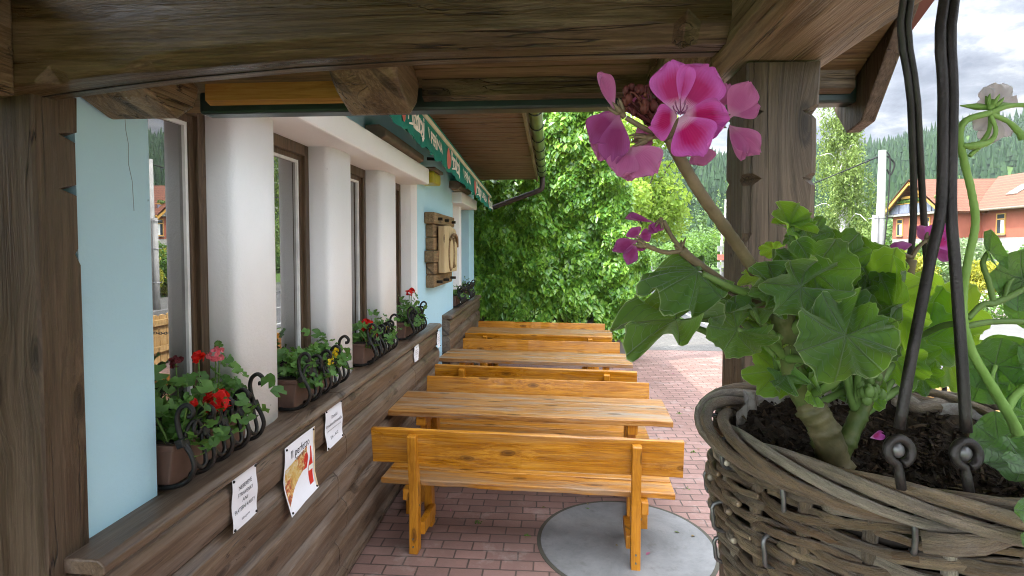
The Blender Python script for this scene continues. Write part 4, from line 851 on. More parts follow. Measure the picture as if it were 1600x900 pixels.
def hwindow(x,y,z,w,h,two=False):
    f=MB(); d=.07; f.box(x-.05,x+.04,y-w/2,y-w/2+d,z,z+h); f.box(x-.05,x+.04,y+w/2-d,y+w/2,z,z+h); f.box(x-.05,x+.04,y-w/2+d,y+w/2-d,z+h-d,z+h); f.box(x-.05,x+.04,y-w/2+d,y+w/2-d,z,z+d); f.box(x-.045,x+.04,y-w/2+d,y+w/2-d,z+h*.7,z+h*.7+d)
    if two:
        for k in (1,2): f.box(x-.045,x+.04,y-w/2+w*k/3-.035,y-w/2+w*k/3+.035,z+d,z+h-d)
    wn=hp('window',f.me(),M['hwin']); obj('pane',B(x-.022,x+.02,y-w/2+d,y+w/2-d,z+d,z+h-d),M['hglass'],wn); obj('curtain',B(x-.030,x-.024,y-w*.32,y+w*.02,z+d+.02,z+h*.68),M['curt'],wn)
    obj('sill',B(x-.12,x-.01,y-w/2-.05,y+w/2+.05,z-.07,z-.003),M['lamp'],wn)
for k in range(4): yy=gy0+.95+k*(gy1-gy0-1.9)/3; hwindow(gx-.012,yy,2.78,.75,1.35); hwindow(gx-.004,yy,.6,.7,1.3)
for k,(f,w,two) in enumerate(((.93,.75,0),(.80,.75,0),(.66,.75,0),(.54,.75,0),(.39,1.9,1),(.16,1.9,1))): hwindow(bx-.012-(.03 if f<.3 else 0),12*K+(gy0-12*K)*f,2.75,w,1.4,two)
mb=MB(); u=(Vector((xr,ym-.2,rz_+.27))-Vector((bx-.7,gy0,ez-.1)));
A=Vector((bx-.7,0,ez-.1)); Bv=Vector((xr,0,rz_+.27)); dS=(Bv-A); up=Vector((-dS.z,0,dS.x)).normalized()
for k in range(4):
    yy=gy0-1.5-k*1.5; p=A+dS*.46+Vector((0,yy,0)); s=dS.normalized(); c=[p+s*a+Vector((0,b,0)) for a,b in ((-.55,-.38),(-.55,.38),(.55,.38),(.55,-.38))]; vs=c+[v+up*.1 for v in c]
    f=hp('skylight',MB().add([v+(v-p)*.12 for v in c]+[v+(v-p)*.12+up*.07 for v in c],[(0,1,2,3),(7,6,5,4),(0,4,5,1),(1,5,6,2),(2,6,7,3),(3,7,4,0)]).me(),M['lamp']); obj('pane',MB().add(vs,[(4,5,6,7),(0,4,5,1),(1,5,6,2),(2,6,7,3),(3,7,4,0)]).me(),plain('skylight glass',(.3,.36,.42),.08,0,.05,2,.0,.9),f)
# ------------------------------------------------------------------ hanging basket
BC=Vector((.342,.555,1.765)); BR=.172
def wickermat():
    t=NT('grey wicker'); u=t.n('ShaderNodeTexCoord').outputs['UV']; g=t.n('ShaderNodeNewGeometry').outputs['Random Per Island']
    m=t.n('ShaderNodeMapping'); t.set(m.inputs[0],u); m.inputs[3].default_value=(22,4,1); v=t.n('ShaderNodeVectorMath',operation='ADD'); t.set(v.inputs[0],m.outputs[0]); t.set(v.inputs[1],t.math('MULTIPLY',g,50.0))
    n=t.noise(v.outputs[0],1.5,6,.65); f=t.noise(v.outputs[0],9,4,.6); base=t.ramp(g,(0,(.18,.10,.042)),(.25,(.44,.32,.19)),(.45,(.14,.095,.055)),(.65,(.48,.41,.31)),(.85,(.22,.14,.07)),(1,(.38,.27,.15)))
    k=t.mix(t.math('MULTIPLY',t.ramp(n,(.42,0),(.66,1)),.7),base,(.06,.045,.034)); k=t.mix(t.math('MULTIPLY',t.ramp(f,(.45,0),(.65,1)),.45),k,(.27,.235,.2)); m2=t.n('ShaderNodeMapping'); t.set(m2.inputs[0],v.outputs[0]); m2.inputs[3].default_value=(.2,6.5,1); fb=t.noise(m2.outputs[0],1.6,5,.7); k=t.mix(t.ramp(fb,(.34,.45),(.44,0)),k,(.035,.024,.015)); k=t.mix(t.ramp(fb,(.58,0),(.7,.3)),k,(.42,.35,.26)); e=t.noise(v.outputs[0],30,3,.6); k=t.mix(t.math('MULTIPLY',t.ramp(e,(.5,0),(.7,1)),.5),k,(.03,.022,.016)); t.fin(k,.3,.65); t.bump(t.math('ADD',n,t.math('ADD',t.math('MULTIPLY',f,.7),t.math('ADD',t.math('MULTIPLY',e,.4),t.math('MULTIPLY',fb,.7)))),1.0,.003); return t.m
M['wick']=wickermat()
bk=thing('hanging_basket','round grey wicker hanging basket with braided rim, soil and iron hangers','basket',BC)
def bring(ang,rad,z): return Vector((rad*math.cos(ang),rad*math.sin(ang),z))
q=random.Random(77); mb=MB(); NST=22
def body_r(z): return BR-.010+ .012*math.sin(min(1,max(0,(-z)/.20))*2.4)-.32*max(0,-z-.055)**1.15
rows=27
for k in range(rows):
    zc=-.012-k*.0075; a0=q.random()*6.28; pieces=6
    for s in range(pieces):
        b0=a0+s*6.283/pieces-.10; b1=a0+(s+1)*6.283/pieces+.28; n=34; pts=[];rs=[]; r0=q.uniform(.0036,.0056); sl0=q.uniform(-.003,.0035); ph=q.random()*6
        for i in range(n+1):
            u=i/n; a=b0+(b1-b0)*u; w=math.cos(a*NST/2+math.pi*k)
            z=zc+.013*(u-.5)+sl0+.0022*math.sin(a*7+ph); rr=body_r(z)+.0036*w+.0035*(u-.5)*2+.0016*math.sin(a*11+ph)
            pts.append(bring(a,rr+q.uniform(-.0006,.0006),z+q.uniform(-.0006,.0006))); rs.append(r0*(1.05-.32*u)*(q.uniform(.9,1.1) if 0<i<n else .8))
        mb.tube(pts,rs,7)
obj('wicker_body',mb.me(),M['wick'],bk,True)
mb=MB()
for k in range(NST): a=k*6.283/NST+.07; mb.tube([bring(a,body_r(z)-.002,z) for z in (.0,-.05,-.10,-.15,-.2)],.0055,6)
obj('stakes',mb.me(),M['wick'],bk,True)
mb=MB(); mb.loft([[bring(6.283*j/48,body_r(z)-.011,z) for j in range(48)] for z in (-.012,-.05,-.09,-.13,-.17,-.21)],cap=False); obj('inner_lining',mb.me(rec=False),plain('dark lining',(.035,.026,.018),.6,0,.4,30),bk,True)
mb=MB()   # braided rim: short rods, each sweeping over its neighbours
nb=19
for k in range(nb):
    a=k*6.283/nb; pts=[];rs=[]; r0=q.uniform(.0044,.0066); j=q.uniform(-.002,.002)
    for i in range(21):
        u=i/20; an=a+u*1.75; t=-.35+u*2*math.pi*.93; c=.0115
        pts.append(bring(an,BR+.001-c*math.cos(t)*1.15+j,-.001+c*math.sin(t)*.95+j*.5)); rs.append(r0*(1.0-.25*u)*q.uniform(.92,1.08))
    mb.tube(pts,rs,9)
for k in range(9):
    a=q.random()*6.283; z0=q.uniform(-.004,.006); pts=[bring(a+u*.09,BR+.017-.004*u*u*.3+.003*math.sin(u*2),z0-.016+.0045*u*q.uniform(.3,.8)) for u in range(9)]; mb.tube(pts,[.0075]*8+[.005],7)
obj('braided_rim',mb.me(),M['wick'],bk,True)
mb=MB(); obj_i=0
for k in range(13):
    a=k*6.283/13+.35
    for dz,l in ((-.008,.024),(-.072,.022),(-.118,.02)):
        z=dz+q.uniform(-.006,.006); s=a+q.uniform(-.03,.03)+dz; b=MB(); ro=body_r(z)+.0105
        b.tube([bring(s,ro-.016,z+.006),bring(s,ro+.001,z+.002),bring(s+.006,ro+.0015,z-l*.5),bring(s+.003,ro-.001,z-l),bring(s,ro-.014,z-l-.004)],.0021,6,3); obj('wire_stitch',b.me(),M['galv'],bk,True)
# liner sheet and soil
def linermat():
    t=NT('thin plastic liner'); c=t.coord(False); n=t.noise(c,60,5,.7); k=t.ramp(n,(.42,(.38,.35,.31)),(.6,(.13,.085,.05))); t.fin(k,.25,.6); t.bump(t.noise(c,38,5,.6,.8),.8,.006)
    tr=t.n('ShaderNodeBsdfTranslucent'); tr.inputs[0].default_value=(.5,.5,.48,1); mx=t.n('ShaderNodeMixShader'); mx.inputs[0].default_value=.3; t.set(mx.inputs[1],t.b.outputs[0]); t.set(mx.inputs[2],tr.outputs[0]); t.set(t.out.inputs[0],mx.outputs[0]); return t.m
vs=[];fs=[];n=120
for i in range(n):
    a=6.283*i/n; back=max(0,math.sin(a)); wob=.004*math.sin(a*9)+.003*math.sin(a*23+1)
    for j in range(6): t=j/5; vs.append(tuple(bring(a,BR-.027-.010*(1-t)+wob*t+.0025*math.sin(a*17+t*3),-.05+t*(.044+.026*back+.006*math.sin(a*5+1)+.005*math.sin(a*13)))))
for i in range(n):
    for j in range(5): a=i*6+j; b=((i+1)%n)*6+j; fs.append((a,b,b+1,a+1))
obj('liner',MB().add(vs,fs).me(rec=False),linermat(),bk,True)
def soilmat():
    t=NT('dark potting soil'); c=t.coord(False); n=t.noise(c,90,5,.75); g=t.n('ShaderNodeNewGeometry').outputs['Random Per Island']; k=t.ramp(n,(.35,(.008,.006,.004)),(.55,(.03,.02,.012)),(.75,(.07,.045,.025)))
    k=t.mix(t.ramp(g,(.8,0),(1,.6)),k,(.13,.085,.045)); t.fin(k,.95,.2); t.bump(n,1,.004); return t.m
M['soil']=soilmat(); vs=[];fs=[];nr=26;na=90
for i in range(nr+1):
    for j in range(na):
        r=(BR-.026)*i/nr; a=6.283*j/na; x,y=r*math.cos(a),r*math.sin(a); vs.append((x,y,-.019+.004*math.sin(x*60+y*30)+.004*math.sin(y*85-x*40)+.0022*rnd.gauss(0,1)+.012*max(0,r-.09)/.05))
for i in range(nr):
    for j in range(na): a=i*na+j; b=i*na+(j+1)%na; fs.append((a,b,b+na,a+na))
sm=MB().add(vs,fs)
for k in range(1500):
    r=(BR-.03)*math.sqrt(q.random()); a=q.random()*6.283; s=q.uniform(.0012,.0038); c=Vector((r*math.cos(a),r*math.sin(a),-.015+.010*max(0,r-.09)/.05+q.uniform(-.002,.004)))
    pts=[c+Vector((q.gauss(0,s),q.gauss(0,s),q.gauss(0,s*.7))) for _ in range(4)]; sm.add(pts,[(0,1,2),(0,2,3),(0,3,1),(1,3,2)])
for k in range(90):
    r=(BR-.035)*math.sqrt(q.random()); a=q.random()*6.283; c=Vector((r*math.cos(a),r*math.sin(a),-.012)); d=Vector((q.gauss(0,1),q.gauss(0,1),q.gauss(0,.3))).normalized()*q.uniform(.004,.011); sm.tube([c-d,c+Vector((0,0,.001)),c+d],q.uniform(.0006,.0016),4)
obj('soil',sm.me(),M['soil'],bk)
# hangers: two rods in front, two behind, joined under the porch plate
def lp(*a): return P(*a)-BC
hook=Vector((.398,.53,2.335))-BC
for bx_,kx,tx,by in ((1405,1471,1477,692),(1510,1486,1492,697)):
    h=MB(); f=.405; top=lp(tx,-10,.452); h.tube([lp(bx_,by-22,f),lp((bx_*.72+kx*.28),by-130,f+.004),lp(bx_*.25+kx*.75,by-290,f+.018),lp(kx,318,f+.024),lp(kx*.5+tx*.5,150,f+.034),top,hook],.0037,10,4); ro=obj('hanger_rod',h.me(),M['rod'],bk,True)
    h=MB(); c=lp(bx_,by+13,f-.004); d1=Vector((1,.05,0)); d2=Vector((0,.15,1)); h.tube([c+d1*.0085*math.cos(x)+d2*.0088*math.sin(x) for x in [R(-75)+R(330)*k/22 for k in range(23)]]+[c+d2*-.015+d1*(-.001),c+d2*-.026],.0032,8); obj('eyelet',h.me(),M['rod'],ro,True)
    h=MB(); h.ball(c+d1*-.001+Vector((0,.001,.0005)),.0052,10,6,(1,.8,1.1)); obj('bolt_head',h.me(),M['galv'],ro,True)
for bx_,kx,tx,bz in ((1392,1431,1413,612),(1466,1441,1424,600)):
    h=MB(); f=.715; h.tube([lp(bx_,bz,f),lp(bx_*.55+kx*.45,490,f-.01),lp(bx_*.1+kx*.9,345,f-.03),lp(kx*.55+tx*.45,160,f-.06),lp(tx,-10,f-.085),hook],.0037,9,4); ro=obj('hanger_rod',h.me(),M['rod'],bk,True)
    h=MB(); c=lp(bx_,bz+8,f); h.tube([c+Vector((.009*math.cos(6.283*k/18),.002,.009*math.sin(6.283*k/18))) for k in range(19)],.003,7); obj('eyelet',h.me(),M['rod'],ro,True)
h=MB(); h.tube([hook-Vector((.0,0,.012)),hook+Vector((0,0,.01)),hook+Vector((.0,.01,.03))],.006,8); obj('hook',h.me(),M['rod'],bk,True)
# ------------------------------------------------------------------ foreground plants
def bigleafmat(name,ca,cb,vein,rim,trans,tf,rough=.42):
    t=NT(name); u=t.n('ShaderNodeTexCoord').outputs['UV']; s=t.n('ShaderNodeSeparateXYZ'); t.set(s.inputs[0],u); U,V=s.outputs[0],s.outputs[1]
    oi=t.n('ShaderNodeObjectInfo').outputs['Random']; c=t.coord(True); n=t.noise(c,18,5,.6); f=t.noise(c,130,3,.6); bl=t.noise(c,9,2)
    col=t.mix(t.ramp(n,(.3,0),(.7,1)),ca,cb); col=t.mix(t.math('MULTIPLY',f,.3),col,tuple(x*.6 for x in ca)); col=t.mix(t.ramp(bl,(.66,0),(.74,.55)),col,tuple(x*1.7 for x in cb))
    w=t.math('ADD',U,t.math('MULTIPLY',t.math('SUBTRACT',n,.5),.02)); fr=t.math('ABSOLUTE',t.math('SUBTRACT',t.math('FRACT',t.math('ADD',t.math('MULTIPLY',w,7.0),.5)),.5)); d1=t.math('MULTIPLY',fr,V)
    v1=t.ramp(t.math('MULTIPLY',d1,10.0),(.04,1),(.26,0))
    fr2=t.math('ABSOLUTE',t.math('SUBTRACT',t.math('FRACT',t.math('ADD',t.math('MULTIPLY',V,6.0),t.math('MULTIPLY',t.math('ABSOLUTE',t.math('SUBTRACT',t.math('FRACT',t.math('MULTIPLY',w,7.0)),.5)),-1.6))),.5)); v2=t.ramp(fr2,(.0,.55),(.07,0))
    vv=t.math('MAXIMUM',v1,t.math('MULTIPLY',v2,.5)); col=t.mix(t.math('MULTIPLY',vv,.28),col,vein); col=t.mix(t.ramp(V,(.978,0),(.992,.8)),col,rim)
    t.fin(col,rough,.4); t.b.inputs['Sheen Weight'].default_value=.3; t.b.inputs['Sheen Roughness'].default_value=.5
    t.bump(t.math('ADD',t.math('MULTIPLY',vv,-1.0),t.math('ADD',t.math('MULTIPLY',n,1.2),t.math('MULTIPLY',f,.25))),.9,.004)
    tr=t.n('ShaderNodeBsdfTranslucent'); t.set(tr.inputs[0],t.mix(t.math('MULTIPLY',vv,.35),trans,tuple(x*.5 for x in trans))); mx=t.n('ShaderNodeMixShader'); mx.inputs[0].default_value=tf; t.set(mx.inputs[1],t.b.outputs[0]); t.set(mx.inputs[2],tr.outputs[0]); t.set(t.out.inputs[0],mx.outputs[0]); return t.m
M['leaf']=bigleafmat('regal geranium leaf',(.03,.092,.011),(.078,.17,.024),(.14,.24,.05),(.42,.48,.25),(.32,.6,.02),.38,.55)
M['leafb']=bigleafmat('backlit toned leaf',(.08,.2,.014),(.14,.29,.022),(.2,.34,.06),(.6,.66,.4),(.5,.8,.05),.55,.55)  # leaf copy with the sun's backlight put into its brighter, yellower colour
M['leafs']=bigleafmat('smooth trailing leaf',(.06,.16,.03),(.09,.2,.045),(.15,.28,.08),(.1,.22,.05),(.28,.55,.05),.42,.35)
gp=thing('regal_geranium','large regal geranium with pink flowers growing in the wicker basket','plant',P(1300,725,.5)); G0=gp.location.copy()
wp=thing('trailing_geranium','smooth leaved trailing geranium with one white flower at the basket edge','plant',P(1600,740,.5)); W0=wp.location.copy()
def frame(a,b,roll):
    d=(b-a); L=d.length; d=d.normalized(); v=(Vector((0,0,CAMZ))-(a+b)/2).normalized(); n=(v-d*v.dot(d)); n=n.normalized() if n.length>1e-4 else d.orthogonal().normalized()
    n.rotate(Matrix.Rotation(R(roll),3,d)); return d,n,d.cross(n),L
def bigleaf(par,org,ax,ay,ad,tx,ty,td,w=1.0,roll=0,cup=.15,ruf=.08,fold=0,seed=0,mat='leaf',sweep=158,curl=0,smooth=False):
    "fan-shaped lobed leaf from its petiole joint to the tip of its middle lobe"
    a,b=P(ax,ay,ad),P(tx,ty,td); d,n,s,L=frame(a,b,roll); L*=.84; ruf*=1.9; q=random.Random(seed*31+7); na,nr=66,11; vs=[];uv=[];fs=[];us=[]
    p1,p2=q.random()*6,q.random()*6; nl=7
    for i in range(na+1):
        u=i/na; th=R(-sweep+2*sweep*u); lob=(.80+.20*abs(math.cos((u*nl)*math.pi-math.pi/2*0))**.8) if not smooth else (.93+.07*abs(math.cos(u*5*math.pi)))
        teeth=0 if smooth else .022*math.sin(u*nl*5*2*math.pi/1.0+p1)+.012*math.sin(u*53+p2); base=1.0 if not smooth else 1.0
        rad=L*(lob+teeth)*(.82+.18*math.cos(th)**2 if abs(th)<R(90) else .80+.05*math.cos(th)**2)
        for j in range(nr+1):
            v=j/nr; r=rad*v; x=math.cos(th)*r; y=math.sin(th)*r*w
            z=L*(cup*v*v + ruf*v**2.2*(math.sin(th*nl/2*1.05*2+p1)+.55*math.sin(th*3.1+p2)) - .035*math.cos(u*nl*2*math.pi)*v*v*.6)
            z+=L*v*(.012*math.sin(th*19+v*8+p2)+.010*math.sin(th*31-v*13+p1)); z+=fold*abs(y)*.9; z-=curl*L*(v**2)*max(0,math.cos(th))
            vs.append(a+d*x+s*y+n*z-org)
    for i in range(na):
        for j in range(nr):
            k=i*(nr+1)+j; fs.append((k,k+nr+1,k+nr+2,k+1)); U0,U1=i/na,(i+1)/na; us.append([(U0,j/nr),(U1,j/nr),(U1,(j+1)/nr),(U0,(j+1)/nr)])
    return obj('leaf',MB().add(vs,fs,us).me(rec=False),M[mat],par,True)
def stem(par,org,pts,r,mat,name='stem',res=5):
    p,rr=crom([P(*p)-org for p in pts],list(r),res*2); q=random.Random(int(pts[0][0]*7+pts[-1][1])); rr=[x*(1+q.uniform(-.07,.07)+(.16 if (i%(res*2)==0 and x>.006) else 0)) for i,x in enumerate(rr)]
    return obj(name,MB().tube(p,rr,10).me(),M[mat],par,True)
def stemmat(name,a,b):
    t=NT(name); c=t.coord(False); n=t.noise(c,45,5,.6); t.fin(t.ramp(n,(.35,a),(.65,b)),.5,.3); t.bump(t.noise(c,160,3),.3,.002); return t.m
M['trunk']=stemmat('woody green stem',(.05,.085,.016),(.12,.125,.045)); M['woody']=stemmat('scarred woody base',(.06,.055,.02),(.14,.115,.055)); M['gst']=stemmat('fresh green stem',(.1,.17,.04),(.14,.22,.06)); M['fst']=stemmat('brownish flower stalk',(.11,.085,.045),(.2,.15,.085)); M['ylw']=stemmat('fresh yellow green stem',(.17,.3,.06),(.22,.36,.09))
stem(gp,G0,[(1302,732,.5),(1292,690,.5),(1272,645,.5),(1246,600,.5),(1232,545,.495),(1222,495,.49),(1222,445,.485)],[.013,.0122,.0115,.0108,.0098,.009,.007],'trunk','main_stem')
stem(gp,G0,[(1306,730,.497),(1288,672,.496),(1268,640,.497),(1262,625,.499)],[.0138,.0128,.0125,.009],'woody','woody_base')
stem(gp,G0,[(1300,728,.51),(1322,690,.51),(1342,650,.515),(1362,610,.52),(1385,560,.53)],[.0095,.0088,.007,.0055,.0035],'trunk','side_stem')
stem(gp,G0,[(1228,520,.495),(1258,505,.48),(1280,488,.475),(1292,468,.47)],[.006,.006,.006,.005],'gst','petiole')
LV=[ # attach px,py,depth, tip px,py,depth, width, roll, cup, ruffle, fold, mat, curl
(1056,500,.47, 940,528,.44, .62,40,.1,.12,.55,'leaf',.25),
(1090,424,.45, 1006,428,.43, .8,40,-.25,.15,-.25,'leaf',.3),
(1152,515,.46, 1098,540,.44, .95,10,.35,.10,0,'leaf',.35),
(1180,480,.47, 1112,476,.46, 1.0,72,.1,.08,0,'leaf',.1),
(1234,352,.47, 1194,316,.46, .65,35,.2,.06,.5,'leafb',.0),
(1237,352,.47, 1284,344,.47, .6,-50,.2,.05,.4,'leafb',.2),
(1262,372,.50, 1304,342,.50, .9,20,.1,.08,0,'leaf',.1),
(1236,408,.47, 1214,378,.46, .8,30,.2,.12,.2,'leaf',.1),
(1244,378,.48, 1250,356,.49, .9,0,.1,.1,0,'leaf',0),
(1212,448,.455, 1158,428,.45, 1.0,25,.2,.16,0,'leaf',.1),
(1252,448,.44, 1184,470,.43, .95,-15,.5,.10,0,'leaf',.45),
(1270,425,.46, 1352,378,.43, 1.0,8,.25,.10,0,'leaf',.1),
(1300,410,.50, 1322,345,.51, 1.0,-10,.1,.10,0,'leaf',0),
(1380,470,.50, 1362,362,.50, .9,-20,.1,.08,.1,'leafb',0),
(1345,440,.52, 1300,352,.53, .9,10,.1,.10,0,'leaf',.2),
(1395,482,.47, 1410,400,.49, .9,-55,.25,.08,.2,'leaf',.1),
(1452,500,.62, 1490,412,.61, 1.15,0,.05,.06,0,'leafb',0),
(1430,520,.62, 1360,452,.6, 1.0,10,.1,.08,0,'leafb',0),
(1322,523,.415, 1256,592,.40, 1.0,5,.10,.11,.12,'leaf',.15),
(1332,528,.43, 1402,590,.41, 1.1,-8,.1,.09,.25,'leaf',.1),
(1345,505,.45, 1398,462,.46, 1.0,-30,.2,.1,0,'leaf',.2),
(1214,578,.52, 1150,562,.51, .95,-5,.08,.06,0,'leafb',.0),
(1232,548,.55, 1185,500,.55, .9,15,.1,.1,0,'leafb',.1),
(1450,530,.60, 1492,470,.6, 1.0,10,.05,.08,0,'leafb',0),
(1425,560,.58, 1482,560,.58, .9,5,.1,.06,0,'leafb',.1),
(1440,585,.57, 1430,625,.57, .9,-15,.3,.08,0,'leaf',.3),
(1400,560,.56, 1450,612,.55, .9,0,.1,.08,0,'leafb',.1),
(1300,470,.54, 1258,420,.54, .9,0,.1,.1,0,'leaf',.1),
(1310,480,.53, 1372,432,.53, 1.0,15,.1,.12,0,'leaf',0),
(1290,560,.53, 1300,490,.53, .9,-10,.1,.08,0,'leaf',0),
(1345,600,.53, 1372,655,.52, .9,15,.1,.12,0,'leafb',.1),
(1330,600,.53, 1345,640,.51, .9,15,.1,.12,0,'leaf',.1),
(1215,490,.51, 1160,505,.5, .8,65,.2,.1,0,'leaf',.1),
(1385,415,.52, 1372,382,.52, 1.0,0,.1,.08,0,'leaf',0),
(1250,470,.47, 1330,455,.45, .7,-60,.35,.12,.3,'leaf',.3),
(1310,450,.55, 1340,500,.55, 1.0,0,.1,.1,0,'leaf',.1),
(1480,560,.63, 1540,520,.64, 1.0,10,.1,.08,0,'leafb',0),
(1240,455,.46, 1232,412,.46, .9,-25,.2,.12,.1,'leaf',.1),
]
for i,l in enumerate(LV): bigleaf(gp,G0,*l[:6],w=l[6],roll=l[7],cup=l[8],ruf=l[9],fold=l[10],seed=i,mat=l[11],curl=l[12])
qq=random.Random(21)
for i in range(34):
    ax,ay=qq.uniform(1185,1440),qq.uniform(385,600); 
    if ax>1330 and ay>500: ay-=120
    an=qq.uniform(0,6.28); l=qq.uniform(28,52); d0=qq.uniform(.48,.58); bigleaf(gp,G0,ax,ay,d0,ax+l*math.cos(an),ay+l*math.sin(an)*.9-8,d0+qq.uniform(-.03,.03),w=qq.uniform(.7,1),roll=qq.uniform(-55,55),cup=qq.uniform(.05,.35),ruf=qq.uniform(.06,.12),fold=qq.uniform(-.15,.3),seed=60+i,mat=qq.choice(['leaf','leafb','leaf','leafb']),curl=qq.uniform(0,.3))
    sx,sy,sd=(1226,520,.495) if ax<1290 else (1335,640,.515); stem(gp,G0,[(sx,sy,sd),((sx+ax)/2,(sy+ay)/2+12,(sd+d0)/2),(ax,ay,d0)],[.0032,.0026,.002],'gst','petiole',5)
PT=[((1225,525,.49),(1140,528,.475),(1056,500,.47)),((1218,470,.48),(1150,452,.46),(1098,428,.45)),((1230,560,.495),(1195,530,.48),(1152,515,.46)),((1225,545,.495),(1195,510,.48),(1172,482,.47)),((1222,450,.48),(1240,400,.475),(1236,354,.47)),((1240,600,.5),(1215,560,.51),(1214,578,.52)),((1245,600,.5),(1220,565,.5),(1165,505,.5)),
 ((1232,560,.49),(1290,560,.44),(1322,525,.418)),((1262,620,.5),(1310,590,.45),(1334,530,.433)),((1240,590,.5),(1300,520,.5),(1380,472,.5)),((1350,640,.515),(1400,560,.57),(1452,502,.62)),((1340,650,.515),(1390,600,.56),(1430,522,.62)),((1345,650,.515),(1400,610,.56),(1440,588,.57)),((1222,440,.485),(1250,432,.47),(1272,425,.46)),((1250,610,.5),(1280,590,.52),(1292,562,.53)),((1262,640,.5),(1300,620,.52),(1338,602,.53))]
for a in PT: stem(gp,G0,a,[.0042,.0034,.0026],'gst','petiole',6)
# --- flowers
def petalmat(name,edge,blotch,throat,bl=1.0,tf=.35):
    t=NT(name); u=t.n('ShaderNodeTexCoord').outputs['UV']; s=t.n('ShaderNodeSeparateXYZ'); t.set(s.inputs[0],u); U,V=s.outputs[0],s.outputs[1]; c=t.coord(True); n=t.noise(c,90,4,.6); oi=t.n('ShaderNodeObjectInfo').outputs['Random']
    au=t.math('ABSOLUTE',t.math('SUBTRACT',U,.5)); cx=t.math('MULTIPLY',au,2.3); cy=t.math('MULTIPLY',t.math('SUBTRACT',V,.42),2.3); d=t.math('SQRT',t.math('ADD',t.math('MULTIPLY',cx,cx),t.math('MULTIPLY',cy,cy)))
    d=t.math('ADD',d,t.math('MULTIPLY',t.math('SUBTRACT',n,.5),.55)); wv=t.math('ABSOLUTE',t.math('SINE',t.math('MULTIPLY',U,52.0))); d=t.math('SUBTRACT',d,t.math('MULTIPLY',wv,.12))
    col=t.mix(t.math('MULTIPLY',t.ramp(d,(.42,1),(1.0,0)),bl),edge,blotch); col=t.mix(t.math('MULTIPLY',t.math('MULTIPLY',t.ramp(V,(.12,1),(.3,0)),t.ramp(wv,(.2,.25),(.6,1))),.95),col,throat)
    vn=t.math('MULTIPLY',t.ramp(wv,(.0,1),(.35,0)),t.ramp(V,(.1,.8),(.55,.45),(.95,.08))); col=t.mix(t.math('MULTIPLY',vn,.75),col,blotch)
    col=t.mix(t.math('MULTIPLY',oi,.25),col,tuple(x*.75 for x in edge)); t.fin(col,.5,.3); t.b.inputs['Sheen Weight'].default_value=.2; t.bump(t.math('ADD',t.math('MULTIPLY',wv,.4),n),.35,.0015)
    tr=t.n('ShaderNodeBsdfTranslucent'); t.set(tr.inputs[0],col); mx=t.n('ShaderNodeMixShader'); mx.inputs[0].default_value=tf; t.set(mx.inputs[1],t.b.outputs[0]); t.set(mx.inputs[2],tr.outputs[0]); t.set(t.out.inputs[0],mx.outputs[0]); return t.m
M['pet']=petalmat('magenta blotched petal',(.64,.125,.52),(.5,.0,.13),(.85,.6,.75)); M['petp']=petalmat('pale pink petal',(.6,.19,.42),(.42,.03,.2),(.62,.34,.48),.4,.4); M['petm']=petalmat('mauve petal',(.38,.075,.28),(.25,.005,.1),(.5,.2,.35),.7,.4); M['petw']=petalmat('white petal',(.75,.7,.72),(.6,.45,.52),(.75,.72,.7),.15,.55)
def petal(par,org,bx,by,bd,tx,ty,td,w,roll=0,cup=.15,mat='pet',seed=0,ruf=.05,notch=.04,curl=0):
    w*=1.12; a,b=P(bx,by,bd),P(tx,ty,td); d,n,s,L=frame(a,b,roll); q=random.Random(seed+5); nu,nv=16,18; vs=[];fs=[];us=[]; p1=q.random()*6; W_=P(bx+w,by,(bd+td)/2)-P(bx,by,(bd+td)/2); hw=W_.length/2
    for i in range(nu+1):
        u=i/nu*2-1
        for j in range(nv+1):
            v=j/nv; wd=(.10+.9*math.sin(min(v/.72,1)*math.pi/2)**1.25) if v<.72 else math.sqrt(max(0,1-((v-.72)/.30)**2))*.985+.0
            end=1-(.14*abs(u)**2.5)*v - notch*math.exp(-(u/.16)**2)*(v**6)
            x=L*v*end; y=hw*u*wd; z=L*(cup*(u*u)*v-curl*v*v+ruf*v*v*math.sin(u*4+p1)+.03*v*v*math.sin(u*9+p1*2))
            vs.append(a+d*x+s*y+n*z-org)
    for i in range(nu):
        for j in range(nv): k=i*(nv+1)+j; fs.append((k,k+nv+1,k+nv+2,k+1)); us.append([(i/nu,j/nv),((i+1)/nu,j/nv),((i+1)/nu,(j+1)/nv),(i/nu,(j+1)/nv)])
    return obj('petal',MB().add(vs,fs,us).me(rec=False),M[mat],par,True)
def sepals(px,py,d,tipx,tipy,r=.004,name='calyx',mat='fst',par=None,org=None):
    mb=MB(); a=P(px,py,d); b=P(tipx,tipy,d); ax=(b-a); L=ax.length; ax.normalize(); o=ax.orthogonal().normalized()
    mb.tube([a-org,a+ax*L*.35-org,a+ax*L*.7-org],[r*.6,r,r*.7],8,3)
    for k in range(5):
        v=o.copy(); v.rotate(Matrix.Rotation(k*1.2566,3,ax)); mb.tube([a+ax*L*.3+v*r*.7-org,a+ax*L*.75+v*r*1.5-org,b+v*r*1.7-org],[r*.55,r*.4,r*.06],6,3)
    return obj(name,mb.me(),M[mat],par,True)
FD=.40
stem(gp,G0,[(1180,425,.47),(1150,380,.455),(1100,310,.43),(1068,258,.415),(1046,216,.41)],[.0052,.0050,.0047,.0044,.0046],'fst','flower_stalk',6)
def flower(par,org,centre,pets,tube=None):
    c=sepals(*centre,par=par,org=org,name='flower'); 
    for i,p in enumerate(pets): petal(c,org,*p[:7],**dict(roll=p[7],cup=p[8],mat=p[9],seed=i+int(p[0]),curl=p[10] if len(p)>10 else 0))
    return c
